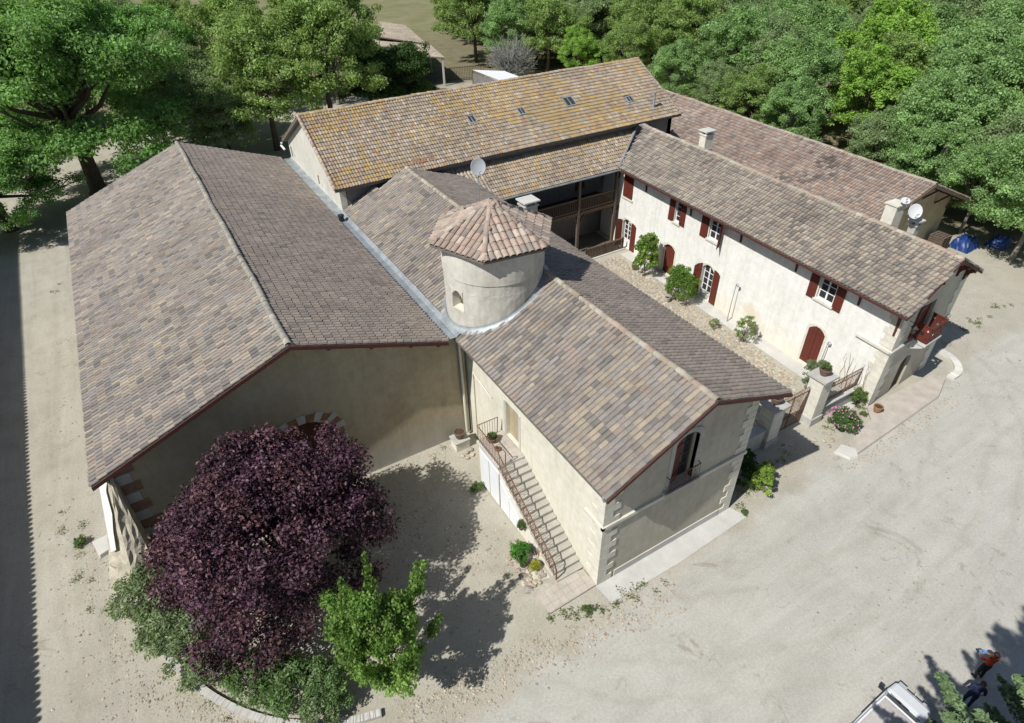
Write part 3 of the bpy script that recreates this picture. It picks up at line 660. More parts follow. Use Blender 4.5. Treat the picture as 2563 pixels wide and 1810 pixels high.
for i in range(38):
    t = (i + .5) / 38; MB().tube([sp(t, -.05), sp(t, .98)], .011, 4).build('baluster', 'rust_iron', rails)
for i in range(19):
    a = i * 2 / 38; b_ = min(1, a + 3.0 / 38); MB().tube([sp(a, .2), sp(b_, .96)], .009, 4).build('lattice_bar', 'rust_iron', rails)
for i in range(14): y = LY0 + (LY1 - .05 - LY0) * i / 14; MB().tube([(rx, y, LZ), (rx, y, LZ + 1)], .011, 4).build('baluster', 'rust_iron', rails)
for i in range(1, 8): x = rx + (SX1 - .28 - rx) * i / 8; MB().tube([(x, LY1 - .05, LZ), (x, LY1 - .05, LZ + 1)], .011, 4).build('baluster', 'rust_iron', rails)

# ------------------------------------------------------------------ round turret
tu = thing('turret', 'round plastered stair turret with six-sided terracotta tile cap', 'turret', (TX, TY, 7))
TZ0, TZ1 = 6.7, 11.15; wa, wz0, wz1 = math.radians(191), 8.2, 9.28
m = MB(); NS = 60; zs = [TZ0, 7.4, wz0, wz0 + .35, wz0 + .7, wz1 - .17, wz1 - .06, wz1, 9.75, 9.80, 10.4, TZ1]
rs = np.random.RandomState(5); prof = [TR + .02, TR + .01, TR, TR, TR, TR, TR, TR, TR, TR + .045, TR + .04, TR + .03]
hwid = [None, None, .27, .27, .27, .24, .15, None]
ring = [[(TX + (prof[j] + rs.normal(0, .006)) * math.cos(2 * PI * k / NS), TY + (prof[j] + rs.normal(0, .006)) * math.sin(2 * PI * k / NS), zs[j]) for k in range(NS)] for j in range(len(zs))]
kw = round(wa / (2 * PI) * NS); vs = [p for r in ring for p in r]; fs = []
for j in range(len(zs) - 1):
    for k in range(NS):
        dk = (k - kw + NS // 2) % NS - NS // 2
        if 2 <= j <= 5 and -1 <= dk < 2: continue
        fs.append((j * NS + k, j * NS + (k + 1) % NS, (j + 1) * NS + (k + 1) % NS, (j + 1) * NS + k))
m.add(vs, fs)
tw = m.build('wall', 'turret_wall', tu)
a0, a1 = 2 * PI * (kw - 1) / NS, 2 * PI * (kw + 2) / NS; m = MB()
q = lambda a, r, z: (TX + r * math.cos(a), TY + r * math.sin(a), z)
am = (a0 + a1) / 2
for A in (a0, a1): m.add([q(A, TR, wz0), q(A, TR, wz1 - .06), q(am + (A - am) * .9, TR - .45, wz1 - .06), q(am + (A - am) * .9, TR - .45, wz0)], [(0, 1, 2, 3)])
m.add([q(a0, TR + .03, wz0 - .03), q(a1, TR + .03, wz0 - .03), q(a1, TR - .45, wz0 + .05), q(a0, TR - .45, wz0 + .05)], [(0, 1, 2, 3)])
m.add([q(a0, TR, wz1 - .06), q(a1, TR, wz1 - .06), q(a1, TR - .45, wz1 - .06), q(a0, TR - .45, wz1 - .06)], [(0, 1, 2, 3)])
m.build('window_reveal', 'cream_wall', tu)
MB().add([q(a0, TR - .40, wz0), q(a1, TR - .40, wz0), q(a1, TR - .40, wz1), q(a0, TR - .40, wz1)], [(0, 1, 2, 3)]).build('shutter', 'grey_wood', tu)
MB().poly(arch(-.33, .33, wz1 - .40, wz1 - .36, .29, 8)[3:-1] + [(-.375, wz1 - .40), (-.375, wz1 - .04), (.375, wz1 - .04), (.375, wz1 - .40)],
          lambda a, z, d: (TX + (TR - .02 + d) * math.cos(am) - a * math.sin(am), TY + (TR - .02 + d) * math.sin(am) + a * math.cos(am), z), 0, .03).build('window_arch', 'turret_wall', tu)
# zinc flashing where the turret rises through the roofs
m = MB(); NF = 60
def zr(x, y): return max(7.02, 9.26 - (4.04 - x) * .502 if x < 4.04 else 9.26 - (x - 4.04) * .367)
r0, r1, r2 = [], [], []
for k in range(NF):
    a = 2 * PI * k / NF; c_, s_ = math.cos(a), math.sin(a)
    for L_, rr, dz in ((r0, TR + .035, .26), (r1, TR + .05, .12), (r2, TR + .30, .085)): L_.append((TX + rr * c_, TY + rr * s_, zr(TX + min(rr, TR + .4) * c_, TY + rr * s_) + dz))
m.add(r0 + r1 + r2, [(k, (k + 1) % NF, NF + (k + 1) % NF, NF + k) for k in range(NF)] + [(NF + k, NF + (k + 1) % NF, 2 * NF + (k + 1) % NF, 2 * NF + k) for k in range(NF)])
m.build('flashing', 'zinc', tu, True)
AP = (TX, TY, 12.72); RE, ZE = 3.02, 11.30; off = math.radians(-7)
cor = [(TX + RE * math.cos(off + PI / 3 * k), TY + RE * math.sin(off + PI / 3 * k), ZE) for k in range(6)]
m = MB(); m.add(cor + [AP], [(k, (k + 1) % 6, 6) for k in range(6)]); m.add([(x, y, z - .1) for x, y, z in cor], [(5, 4, 3, 2, 1, 0)]); m.add(cor + [(x, y, z - .1) for x, y, z in cor], [(k, (k + 1) % 6, 6 + (k + 1) % 6, 6 + k) for k in range(6)])
trf = m.build('roof', 'underlay', tu)
for k in range(6):
    p, q_ = np.array(cor[k]), np.array(cor[(k + 1) % 6]); mid = (p + q_) / 2; ap_ = np.array(AP); e = (q_ - p) / np.linalg.norm(q_ - p); Lh = np.linalg.norm(ap_ - mid)
    def keepT(x, y, z, mid=mid, e=e, L=np.linalg.norm(q_ - p)):
        t = (z - ZE) / (AP[2] - ZE); s_ = np.abs((x - mid[0]) * e[0] + (y - mid[1]) * e[1]); return s_ < (L / 2) * (1 - t) + .10
    tiles(trf, p - e * .0, q_, mid * 0 + (ap_ - mid) + p, .30, .40, .095, PAL_TERRA, 70 + k, keepT, 300, .03, .05)
    ridge(trf, tuple(np.array(cor[k]) + [0, 0, .07]), tuple(ap_ + [0, 0, .09]), .13, .42, PAL_TERRA, 80 + k, 7, 'hip_tile')

# ------------------------------------------------------------------ long barn with the lichen-yellow roof
DX0, DX1, DYR, DZR = -.80, 28.85, 27.7, 11.9; DYF, DZF, DYB, DZB = 21.7, 8.70, 34.8, 8.45
lb = thing('long_barn', 'long rubble-walled barn with lichen-yellow tile roof at the back', 'barn', (14, 28, 0))
m = MB()
for (y0, z0), (y1, z1) in (((DYF, DZF), (DYR, DZR)), ((DYR, DZR), (DYB, DZB))):
    m.poly([(y0, z0), (y1, z1), (y1, z1 - .18), (y0, z0 - .15)], lambda a, z, d: (d, a, z), DX0, DX1)
dr = m.build('roof', 'underlay', lb)
def sag(x): return 0
SKY = [(10.9, 24.87, .62, .66), (15.1, 24.77, .62, .66), (19.55, 24.8, .95, .85), (25.0, 23.95, .66, .58)]
def keepD(x, y, z):
    k = np.ones(len(x), bool)
    for sx, sy, w, h in SKY: k &= ~((np.abs(x - sx) < w / 2) & (np.abs(y - sy) < h / 2))
    return k
tiles(dr, (DX0, DYF, DZF), (DX1, DYF, DZF), (DX0, DYR, DZR), .20, .335, .045, PAL_OCHRE, 21, keepD, 300, .055)
tiles(dr, (DX1, DYB, DZB), (DX0, DYB, DZB), (DX1, DYR, DZR), .43, .335, .05, PAL_OCHRE, 22, None, 0)
ridge(dr, (DX0, DYR, DZR + .05), (DX1, DYR, DZR + .05), .15, .42, PAL_OCHRE, 23)
PAL_VERGE = palette([(.42, .30, .23), (.36, .27, .21), (.45, .37, .30)], [2, 2, 1], 63)
ridge(dr, (DX0 + .05, DYF, DZF + .05), (DX0 + .05, DYR, DZR + .06), .13, .38, PAL_VERGE, 24, 8, 'verge_tile')
ridge(dr, (DX1 - .05, DYF, DZF + .05), (DX1 - .05, DYR, DZR + .06), .10, .38, PAL_RED, 25, 8, 'verge_tile')
slits = [[(33.7, 7.25), (34.1, 7.25), (34.1, 8.1), (33.7, 8.1)], [(26.85, 7.25), (27.2, 7.25), (27.2, 7.95), (26.85, 7.95)]]
wall(lb, [(22.2, 0), (34.5, 0), (34.5, 8.42), (DYR, 11.68), (22.2, 8.78)], yz(-.42), .45, 'rubble_wall', slits)
for h in slits: MB().box(-.30, -.25, h[0][0] - .02, h[1][0] + .02, h[0][1] - .02, h[2][1] + .02).build('slit_board', 'grey_wood', lb)
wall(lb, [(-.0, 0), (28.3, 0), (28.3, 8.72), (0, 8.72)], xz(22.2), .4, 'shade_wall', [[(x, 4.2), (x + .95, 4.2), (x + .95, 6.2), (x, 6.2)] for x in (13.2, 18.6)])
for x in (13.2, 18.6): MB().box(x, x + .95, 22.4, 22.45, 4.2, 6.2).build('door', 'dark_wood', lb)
wall(lb, [(22.2, 0), (34.5, 0), (34.5, 8.42), (DYR, 11.68), (22.2, 8.78)], yz(28.3, -1), .4, 'grey_wall')
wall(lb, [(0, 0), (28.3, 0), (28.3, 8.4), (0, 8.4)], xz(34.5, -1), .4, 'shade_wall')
sn = Vector((0, -(DZR - DZF), DYR - DYF)).normalized(); sv = Vector((0, DYR - DYF, DZR - DZF)).normalized(); sxv = Vector((1, 0, 0))
for sx, sy, w, h in SKY:
    c = Vector((sx, sy, DZF + (sy - DYF) * (DZR - DZF) / (DYR - DYF))) + sn * .09; hh = h / 2 * 1.13; m = MB()
    for i in (-1, 1): m.obox(c + sxv * i * (w / 2 - .03), sxv * .04, sv * hh, sn * .05); m.obox(c + sv * i * (hh - .03), sxv * (w / 2 - .07), sv * .04, sn * .048)
    m.obox(c + sn * .01, sxv * .02, sv * (hh - .07), sn * .03); m.obox(c - sn * .09, sxv * w / 2, sv * hh, sn * .02)
    k = m.build('skylight', 'zinc', lb)
    for i in (-1, 1): MB().obox(c + sxv * i * (w / 4 - .01), sxv * (w / 4 - .045), sv * (hh - .07), sn * .008).build('pane', 'glass_dull', k)
pz = DZF + (22.75 - DYF) * (DZR - DZF) / (DYR - DYF)
fp = MB().lathe([(.09, 0), (.09, 1.15), (.14, 1.17), (.14, 1.27), (.02, 1.33)], (26.6, 22.75, pz), 10).build('flue_pipe', 'zinc', lb)
MB().obox((26.6, 22.75, pz + .09), sxv * .28, sv * .26, sn * .02).build('flashing', 'zinc', fp)
MB().tube([(-.85, 34.9, 8.2), (-.9, 35.0, 8.0), (-.75, 34.7, 7.7)], .09, 8).build('gutter_end', 'white_paint', lb)
for i in range(7): # slipped tiles lying loose on the slope
    y = 22.45 + rnd.uniform(-.1, .1); z = DZF + (y - DYF) * .533 + .12
    MB(Matrix.Translation((5.0 + i * .22 + (0.2 if i > 4 else 0), y, z)) @ Matrix.Rotation(.49, 4, 'X') @ Matrix.Rotation(rnd.uniform(-.5, .5), 4, 'Z')).obox((0, 0, 0), (.08, 0, 0), (0, .19, 0), (0, 0, .025)).build('slipped_tile', 'terracotta', lb)
gf = MB().add([(8.0, 18.45, .012), (20.9, 18.45, .012), (20.9, 22.19, .012), (8.0, 22.19, .012)], [(0, 1, 2, 3)]); simple('shade_floor', (.13, .11, .085), .95, .25, 2, .3, 20); tag(gf.build('floor', 'shade_floor'), 'floor sheet darkened to hold the shade under the gallery', None, None, 'structure')  # added sheet, its colour darkened to stand for shade under the gallery
# dark timber gallery below it
FYE, FZE, FYT, FZT = 19.38, 6.45, 22.18, 8.15
ga = thing('gallery', 'shady two-storey timber gallery with yellow-tiled lean-to roof', 'gallery', (15, 20.5, 0))
fr = MB().poly([(FYE, FZE), (FYT, FZT), (FYT, FZT - .16), (FYE, FZE - .14)], lambda a, z, d: (d, a, z), 8.2, 23.2).build('roof', 'underlay', ga)
def keepF(x, y, z): return (x < 20.75 + (y - FYE) * 1.38) & ((x > 8.75) | (z > 9.26 - (x - 4.04) * .367 + .05))
tiles(fr, (9.7, FYE, FZE), (24.6, FYE, FZE), (9.7, FYT, FZT), .20, .335, .045, PAL_OCHRE, 31, keepF, 300, .055)
tiles(fr, (7.3, FYE, FZE), (9.7, FYE, FZE), (7.3, FYT, FZT), .27, .36, .09, palette([(.40, .35, .29), (.33, .29, .24)], [1, 1], 9), 32, keepF, 300)
MB().tube([(9.9, FYE - .09, FZE - .03), (20.6, FYE - .09, FZE - .06)], .075, 8).build('gutter', 'zinc', ga)
MB().tube([(20.62, FYE, FZE + .12), (24.5, FYT, FZT + .16)], .12, 8).build('valley_flashing', 'zinc', ga)
for x in (9.6, 13.0, 17.15, 20.75):
    MB().box(x - .10, x + .10, 19.6, 19.8, 0, 6.4).build('post', 'grey_wood' if x > 16 else 'dark_wood', ga)
    for s_ in (-1, 1): MB().bar((x + s_ * .08, 19.7, 2.7), (x + s_ * .65, 19.7, 3.35), .10).build('brace', 'dark_wood', ga)
for z0, z1 in ((6.18, 6.38), (3.35, 3.60)): MB().box(8.3, 20.7, 19.62, 19.78, z0, z1).build('beam', 'dark_wood', ga)
for i in range(12): y = 19.8 + i * .2; MB().box(8.3, 20.9, y, y + .19, 3.60, 3.65).build('floor_board', 'dark_wood', ga)
for x0, x1 in ((9.8, 12.85), (13.15, 17.0), (17.3, 20.6)):
    MB().box(x0, x1, 19.64, 19.76, 4.62, 4.72).build('handrail', 'grey_wood', ga); MB().box(x0, x1, 19.66, 19.74, 3.70, 3.80).build('bottom_rail', 'grey_wood', ga)
    k = int((x1 - x0) / .17)
    for i in range(k):
        a = x0 + (x1 - x0) * i / k; MB().box(a + .02, a + .13, 19.68, 19.72, 3.8, 4.62).build('baluster', 'dark_wood', ga)
MB().box(17.1, 20.9, 18.30, 18.42, .92, 1.02).build('handrail', 'grey_wood', ga); MB().box(17.1, 20.9, 18.33, 18.40, .12, .22).build('bottom_rail', 'grey_wood', ga)
for i in range(24): a = 17.15 + i * .155; MB().box(a, a + .105, 18.35, 18.38, .2, .93).build('baluster', 'dark_wood', ga)
for x in (17.1, 19.0, 20.85): MB().box(x - .05, x + .05, 18.31, 18.41, 0, 1.05).build('post', 'dark_wood', ga)
MB().box(17.0, 20.95, 18.15, 18.29, 0, .10).build('kerb', 'concrete_pale', ga)

# ------------------------------------------------------------------ white courtyard house
tC = math.radians(2.8); XC = Matrix(((math.cos(tC), math.sin(tC), 0, 23.02), (-math.sin(tC), math.cos(tC), 0, -4.55), (0, 0, 1, 0), (0, 0, 0, 1)))
XC = XC @ Matrix(((1, 0, 0, 0), (.12, 1, 0, .354), (0, 0, 1, 0), (0, 0, 0, 1)))      # the end gable is not quite square to the long wall
W = lambda u, s_, z: tuple(XC @ Vector((u, s_, z)))
CU, CB = -2.95, 3.15; CXS = [(-3.88, 6.66), (.12, 8.60), (3.75, 6.75)]; CS0, CS1 = -.42, 25.5
ho = thing('courtyard_house', 'long white rendered house with dark red shutters and mottled tile roof', 'house', W(0, 12, 0))
hr = gable_deck(ho, CXS, CS0, 23.6, .14, XC)
wv = Matrix(XC.inverted())
def keepC(x, y, z):
    u = x * wv[0][0] + y * wv[0][1] + wv[0][3]; s_ = x * wv[1][0] + y * wv[1][1] + wv[1][3]
    return (s_ < 23.45 + (u + 3.88) * .5) & (s_ > CS0 - .06)
tiles(hr, W(CXS[0][0], CS0 - .03, CXS[0][1]), W(CXS[0][0], CS1 + 1, CXS[0][1]), W(CXS[1][0], CS0 - .03, CXS[1][1]), .235, .335, .10, PAL_HOUSE, 41, keepC, 300, .062)
tiles(hr, W(CXS[2][0], CS0 - .9, CXS[2][1]), W(CXS[2][0], CS1 - 2, CXS[2][1]), W(CXS[1][0], CS0 - .9, CXS[1][1]), .235, .335, .085, PAL_HOUSE, 42, keepC, 0)
ridge(hr, W(CXS[1][0], CS0, CXS[1][1] + .05), W(CXS[1][0], CS1, CXS[1][1] + .05), .155, .42, PAL_RIDGE, 43)
ridge(hr, W(CXS[2][0] - .1, CS0 + .06, CXS[2][1] + .06), W(CXS[1][0] + .1, CS0 + .06, CXS[1][1] + .03), .10, .4, PAL_RIDGE, 44, 7, 'verge_tile')
MB(XC).obox((.12, 25.5, 8.66), (.3, 0, 0), (0, .25, 0), (0, 0, .04)).build('ridge_cap', 'zinc', hr)
cw = lambda a, z, d: (CU + d, a, z)       # courtyard face: a = along, d = into the wall
HC = [arch(22.35, 23.40, .02, 2.15, .32), arch(17.02, 18.28, .02, 2.18, .32), arch(12.98, 14.08, .02, 2.40, .32), arch(3.76, 4.90, .25, 2.62, .32),
      [(22.58, 4.22), (23.72, 4.22), (23.72, 5.98), (22.58, 5.98)], [(17.10, 4.42), (17.66, 4.42), (17.66, 6.02), (17.10, 6.02)],
      [(13.02, 4.58), (14.16, 4.58), (14.16, 6.12), (13.02, 6.12)], [(4.02, 4.60), (5.12, 4.60), (5.12, 6.12), (4.02, 6.12)]]
wall(ho, [(0, 0), (26.5, 0), (26.5, 6.9), (0, 6.9)], cw, .5, 'white_wall', HC, XC)
wall(ho, [(CU + .0, 0), (CB, 0), (CB, 6.75), (.12, 8.36), (CU, 6.60)], lambda a, z, d: (a, .02 + d, z), .0, 'grey_wall', [], XC) if False else None
gh = [[(-.80, 4.05), (.30, 4.05), (.30, 6.05), (-.80, 6.05)], arch(-.75, .35, .05, 2.15, .3)]
MB(XC).poly([(CU + .5, 0), (CB, 0), (CB, 6.8), (.12, 8.36), (CU + .5, 7.15)], lambda a, z, d: (a, d, z), 0, .45, gh).build('wall', 'grey_wall', ho)
MB(XC).box(CB - .45, CB, .45, 26, 0, 6.7).build('wall', 'white_wall', ho)
MB(XC).box(CU + .5, CB - .45, 25.9, 26.3, 0, 6.6).build('wall', 'white_wall', ho)
e_s = Vector((0, 1, 0)); o_u = Vector((-1, 0, 0))
def sh(a0, a1, z0, z1, **k): return shutter(ho, (CU - .02, a0, z0), (0, 1, 0), (-1, 0, 0), a1 - a0, z1 - z0, xf=XC, **k)
sh(22.56, 23.14, 4.2, 6.02); sh(23.16, 23.74, 4.2, 6.02)
sh(17.68, 18.28, 4.36, 6.08); sh(16.52, 17.08, 4.36, 6.08); window(ho, cw, 17.12, 17.64, 4.44, 6.0, .14, 1, 4, xf=XC)
sh(14.22, 14.94, 4.46, 6.16); window(ho, cw, 13.04, 14.14, 4.60, 6.10, .14, 2, 3, xf=XC)
shutter(ho, (CU - .03, 12.98, 4.46), (-.90, -.43, 0), (-.43, .90, 0), .62, 1.70, xf=XC)
sh(5.18, 5.76, 4.46, 6.18); sh(3.40, 3.98, 4.46, 6.18); window(ho, cw, 4.04, 5.10, 4.62, 6.10, .14, 2, 3, xf=XC)
window(ho, cw, 22.40, 23.35, .04, 2.36, .18, 2, 4, xf=XC, panel=.62)
shutter(ho, (CU - .03, 23.44, .06), (-.96, .28, 0), (.28, .96, 0), .60, 2.35, .2, xf=XC); sh(21.68, 22.28, .06, 2.42, rise=.2)
for k in range(4): MB(XC).box(CU + .20, CU + .25, 17.03 + k * .31, 17.33 + k * .31, .03, 2.48).build('door_plank', 'red_paint', ho)
window(ho, cw, 13.02, 14.04, .04, 2.62, .20, 2, 4, xf=XC, panel=.5)
shutter(ho, (CU - .03, 14.12, .08), (-.80, .60, 0), (-.60, -.80, 0), .58, 2.6, .25, xf=XC, flip=True); sh(12.36, 12.94, .08, 2.66, rise=.25)
for a0, fl in ((3.78, False), (4.34, True)):
    shutter(ho, (CU + .05, a0, .28), (0, 1, 0), (-1, 0, 0), .55, 2.64, .30, 2, XC, 'red_paint', fl)
for a0, a1, z in ((22.45, 23.85, 4.08), (16.98, 17.78, 4.28), (12.9, 14.28, 4.44), (3.9, 5.25, 4.46)): MB(XC).box(CU - .10, CU + .12, a0, a1, z, z + .13).build('window_sill', 'stone', ho)
def surround(a0, a1, zs, rise, z0=.02):
    for x0, x1 in ((a0 - .14, a0), (a1, a1 + .14)): MB(XC).box(CU - .018, CU + .06, x0, x1, z0, zs).build('door_jamb', 'cream_wall', ho)
    c, hw_ = (a0 + a1) / 2, (a1 - a0) / 2
    for i in range(7):
        f = lambda t, k: (c + (hw_ + k) * math.cos(t), zs + (rise + k) * math.sin(t) ** .8); t0, t1 = PI * i / 7, PI * (i + 1) / 7
        MB(XC).poly([f(t0, .01), f(t0, .15), f(t1, .15), f(t1, .01)], lambda a, z, d: (CU - .02 + d, a, z), 0, .06).build('voussoir', 'cream_wall', ho)
surround(22.35, 23.40, 2.15, .32); surround(17.02, 18.28, 2.18, .32); surround(12.98, 14.08, 2.40, .32); surround(3.76, 4.90, 2.62, .32, .25)
for a in (24.4, 21.0, 16.05, 11.3, 6.85, 2.55): bracket(ho, (CU, a, 6.86), (-1, 0, 0), 1.40, .84, .10, XC)
bracket(ho, (CU, .18, 6.86), (-1, 0, 0), 2.0, .84, .11, XC)
MB(XC).box(-3.92, -3.87, CS0, 23.2, 6.52, 6.65).build('fascia', 'red_wood', ho)
for (x0, z0), (x1, z1) in (CXS[:2], CXS[1:]): MB(XC).poly([(x0, z0 - .02), (x1, z1 - .02), (x1, z1 - .16), (x0, z0 - .16)], lambda a, z, d: (a, CS0 - .02 + d, z), -.03, .03).build('barge_board', 'red_wood', ho)
for u in (-2.4, -1.2, .12, 1.4, 2.6): bracket(ho, (u, 0, 8.6 - abs(u - .12) * (.485 if u < .12 else .51) - .2), (0, -1, 0), .7, .5, .10, XC)
bracket(ho, (CB, .1, 6.5), (1, 0, 0), 1.1, .66, .10, XC)
quoins(ho, (CU, 0, 0), (1, 0, 0), (0, 1, 0), .02, 6.1, .40, 'stone', (.62, .80), XC, .03)
quoins(ho, (CB, 0, 0), (-1, 0, 0), (0, 1, 0), .02, 6.4, .42, 'stone', (.62, .80), XC, .03)
MB(XC).box(CU - .14, CU + .02, -.12, 2.05, 3.80, 3.95).build('string_course', 'stone', ho)
MB(XC).box(CU - .14, CB + .1, -.13, -.001, 3.802, 3.948).build('string_course', 'stone_grey', ho)
# balcony with star cut-outs on the end gable
bl = thing('balcony', 'red-brown timber balcony with star cut-outs on the house gable', 'balcony', W(-.1, -.4, 3.9))
MB(XC).box(-.98, .72, -.86, -.005, 3.86, 3.98).build('floor', 'concrete_pale', bl)
for u in (-.85, .55): MB(XC).poly([(0, 0), (-.75, 0), (-.72, -.14), (-.12, -.5), (0, -.5)], lambda a, z, d: (u + d, a - .005, 3.85 + z), -.07, .07).build('corbel', 'concrete_pale', bl)
def star(cx_, cz_, r, n=5): return [(cx_ + (r if k % 2 == 0 else r * .42) * math.sin(PI * k / n), cz_ + (r if k % 2 == 0 else r * .42) * math.cos(PI * k / n)) for k in range(2 * n)]
def panel(a0, a1, to3, nm):
    w = a1 - a0; hs = []
    for cx_, cz_, r, n_ in ((a0 + w * .5, 4.52, .19, 5), (a0 + w * .20, 4.76, .10, 4), (a0 + w * .80, 4.76, .10, 4), (a0 + w * .20, 4.28, .10, 4), (a0 + w * .80, 4.28, .10, 4)): hs.append(star(cx_, cz_, r, n_))
    MB(XC).poly([(a0, 4.06), (a1, 4.06), (a1, 4.98), (a0, 4.98)], to3, 0, .035, hs).build(nm, 'red_paint', bl)
for u in (-.92, .62): panel(-.80, -.04, (lambda u: lambda a, z, d: (u + d, a, z))(u), 'side_panel')
panel(-.88, -.14, lambda a, z, d: (a, -.83 + d, z), 'front_panel'); panel(-.13, .66, lambda a, z, d: (a, -.83 + d, z), 'front_panel')
for p, q_ in (((-.905, -.03, 5.02), (-.905, -.82, 5.02)), ((.635, -.03, 5.02), (.635, -.82, 5.02)), ((-.95, -.815, 5.025), (.68, -.815, 5.025))): MB(XC).bar(p, q_, .09, .06).build('handrail', 'red_paint', bl)
MB(XC).box(-.80, .30, .16, .20, 4.06, 6.04).build('door', 'red_paint', ho)
for k in range(4): MB(XC).box(-.74 + k * .27, -.48 + k * .27, .18, .23, .06, 2.38).build('door_plank', 'dark_wood', ho)
shutter(ho, (-.86, -.03, 4.08), (-1, -.05, 0), (0, -1, 0), .62, 2.0, xf=XC)
ln = thing('wall_lantern', 'dark iron wall lantern on the end gable of the white house', 'lantern', W(-2.2, -.3, 5.3))
MB(XC).bar((-2.15, -.01, 5.6), (-2.15, -.36, 5.55), .025).build('arm', 'iron', ln); MB(XC).lathe([(.02, 5.5), (.20, 5.36), (.21, 5.33)], (-2.15, -.36, 0), 4).build('hood', 'iron', ln); MB(XC).lathe([(.09, 5.02), (.14, 5.32)], (-2.15, -.36, 0), 4).build('glass', 'glass', ln)
c1 = chimney(ho, *W(1.35, 19.6, 0)[:2], 8.0, 9.25, .72, .62, 'stone', rot=-tC)
c2 = chimney(ho, *W(2.15, 4.75, 0)[:2], 7.0, 9.15, .80, .70, 'stone', rot=-tC, legs=False)
c3 = chimney(ho, *W(3.0, 3.65, 0)[:2], 6.6, 8.05, .42, .42, 'stone_grey', rot=-tC)
def dish(P, az, tilt, r, mat, label, mast=None):
    t = thing('satellite_dish', label, 'satellite dish', P if mast is None else mast)
    M = Matrix.Translation(P) @ Matrix.Rotation(az, 4, 'Z') @ Matrix.Rotation(tilt, 4, 'X')
    pr = [(.001, 0), (r * .4, .02 * r), (r * .7, .07 * r), (r * .93, .145 * r), (r, .17 * r), (r, .15 * r), (r * .9, .12 * r), (r * .6, .03 * r), (.001, -.03)]
    MB(M).lathe(pr, (0, 0, 0), 28, .92, 1.0).build('reflector', mat, t, True)
    MB(M).bar((0, -r * .8, .08), (0, -r * .45, r * .85), .03).build('arm', 'dish_grey', t); MB(M).lathe([(.035, 0), (.05, .1), (.02, .13)], (0, -r * .45, r * .80), 8).build('receiver', 'dish_grey', t)
    MB().tube([mast or (P[0], P[1], P[2] - .6), (P[0] + .05, P[1] + .08, P[2] - .02)], .03, 8).build('mast', 'zinc', t)
d_az = math.atan2(CAM.x - 26, -(CAM.y - 0))
dish((25.55, -.36, 9.05), -.62, math.radians(62), .42, 'dish_white', 'white satellite dish on the big chimney of the white house', (25.7, -.25, 8.3))
dish((25.45, .30, 9.45), -.9, math.radians(22), .27, 'dish_white', 'flat-lying white dish on top of the big chimney', (25.45, .30, 9.2))
dish((6.05, 15.0, 10.9), -.25, math.radians(72), .50, 'dish_grey', 'grey satellite dish on a tall mast behind the turret', (6.0, 15.0, 8.5))
an = thing('aerial', 'thin television aerial beside the dish on the white house', 'aerial', (26.9, .6, 8.2)); MB().tube([(26.9, .6, 7.5), (26.9, .6, 9.7)], .02, 6).build('mast', 'zinc', an)
for i in range(5): MB().tube([(26.7, .45 + .0 * i, 9.2 + i * .11), (27.1, .75, 9.2 + i * .11)], .008, 4).build('element', 'zinc', an)

# ------------------------------------------------------------------ low rear wing
tE = math.radians(3.1); XE = Matrix(((math.cos(tE), math.sin(tE), 0, 38.29), (-math.sin(tE), math.cos(tE), 0, 4.77), (0, 0, 1, 0), (0, 0, 0, 1)))
WE = lambda u, s_, z: tuple(XE @ Vector((u, s_, z)))
rw = thing('rear_wing', 'low rear wing with long reddish tile roof beside the wood', 'house', WE(0, 16, 0))
EXS = [(-6.0, 3.7), (0, 6.13), (5.43, 3.93)]; er = gable_deck(rw, EXS, 0, 35.5, .16, XE)
tiles(er, WE(-6.0, 0, 3.7), WE(-6.0, 35.5, 3.7), WE(0, 0, 6.13), .25, .36, .105, PAL_RED, 51, None, 300, .062)
tiles(er, WE(5.43, 0, 3.93), WE(5.43, 35.5, 3.93), WE(0, 0, 6.13), .25, .36, .09, PAL_RED, 52, None, 60, .034)
ridge(er, WE(0, 0, 6.18), WE(0, 35.5, 6.18), .15, .42, PAL_RIDGE, 53)
MB(XE).poly([(-5.3, 0), (4.85, 0), (4.85, 3.95), (0, 5.92), (-5.3, 3.8)], lambda a, z, d: (a, 1.05 + d, z), 0, .4).build('wall', 'tan_wall', rw)
MB(XE).box(4.45, 4.85, 1.45, 35, 0, 3.9).build('wall', 'tan_wall', rw); MB(XE).box(-5.3, -4.9, 1.45, 35, 0, 3.7).build('wall', 'tan_wall', rw); MB(XE).box(-4.9, 4.45, 34.6, 35, 0, 3.7).build('wall', 'tan_wall', rw)
for (x0, z0), (x1, z1) in (EXS[:2], EXS[1:]): MB(XE).poly([(x0, z0 - .02), (x1, z1 - .02), (x1, z1 - .24), (x0, z0 - .24)], lambda a, z, d: (a, -.03 + d, z), -.03, .03).build('barge_board', 'grey_wood', rw)
for u in (-3.3, -1.2, .9, 2.8, 4.7): MB(XE).bar((u, .15, 6.13 - abs(u) * .405 - .28), (u, 1.04, 6.13 - abs(u) * .405 - 1.25), .11, .13).build('strut', 'red_wood', rw); MB(XE).bar((u, .02, 6.13 - abs(u) * .405 - .25), (u, 1.06, 6.13 - abs(u) * .405 - .25), .12).build('purlin', 'red_wood', rw)

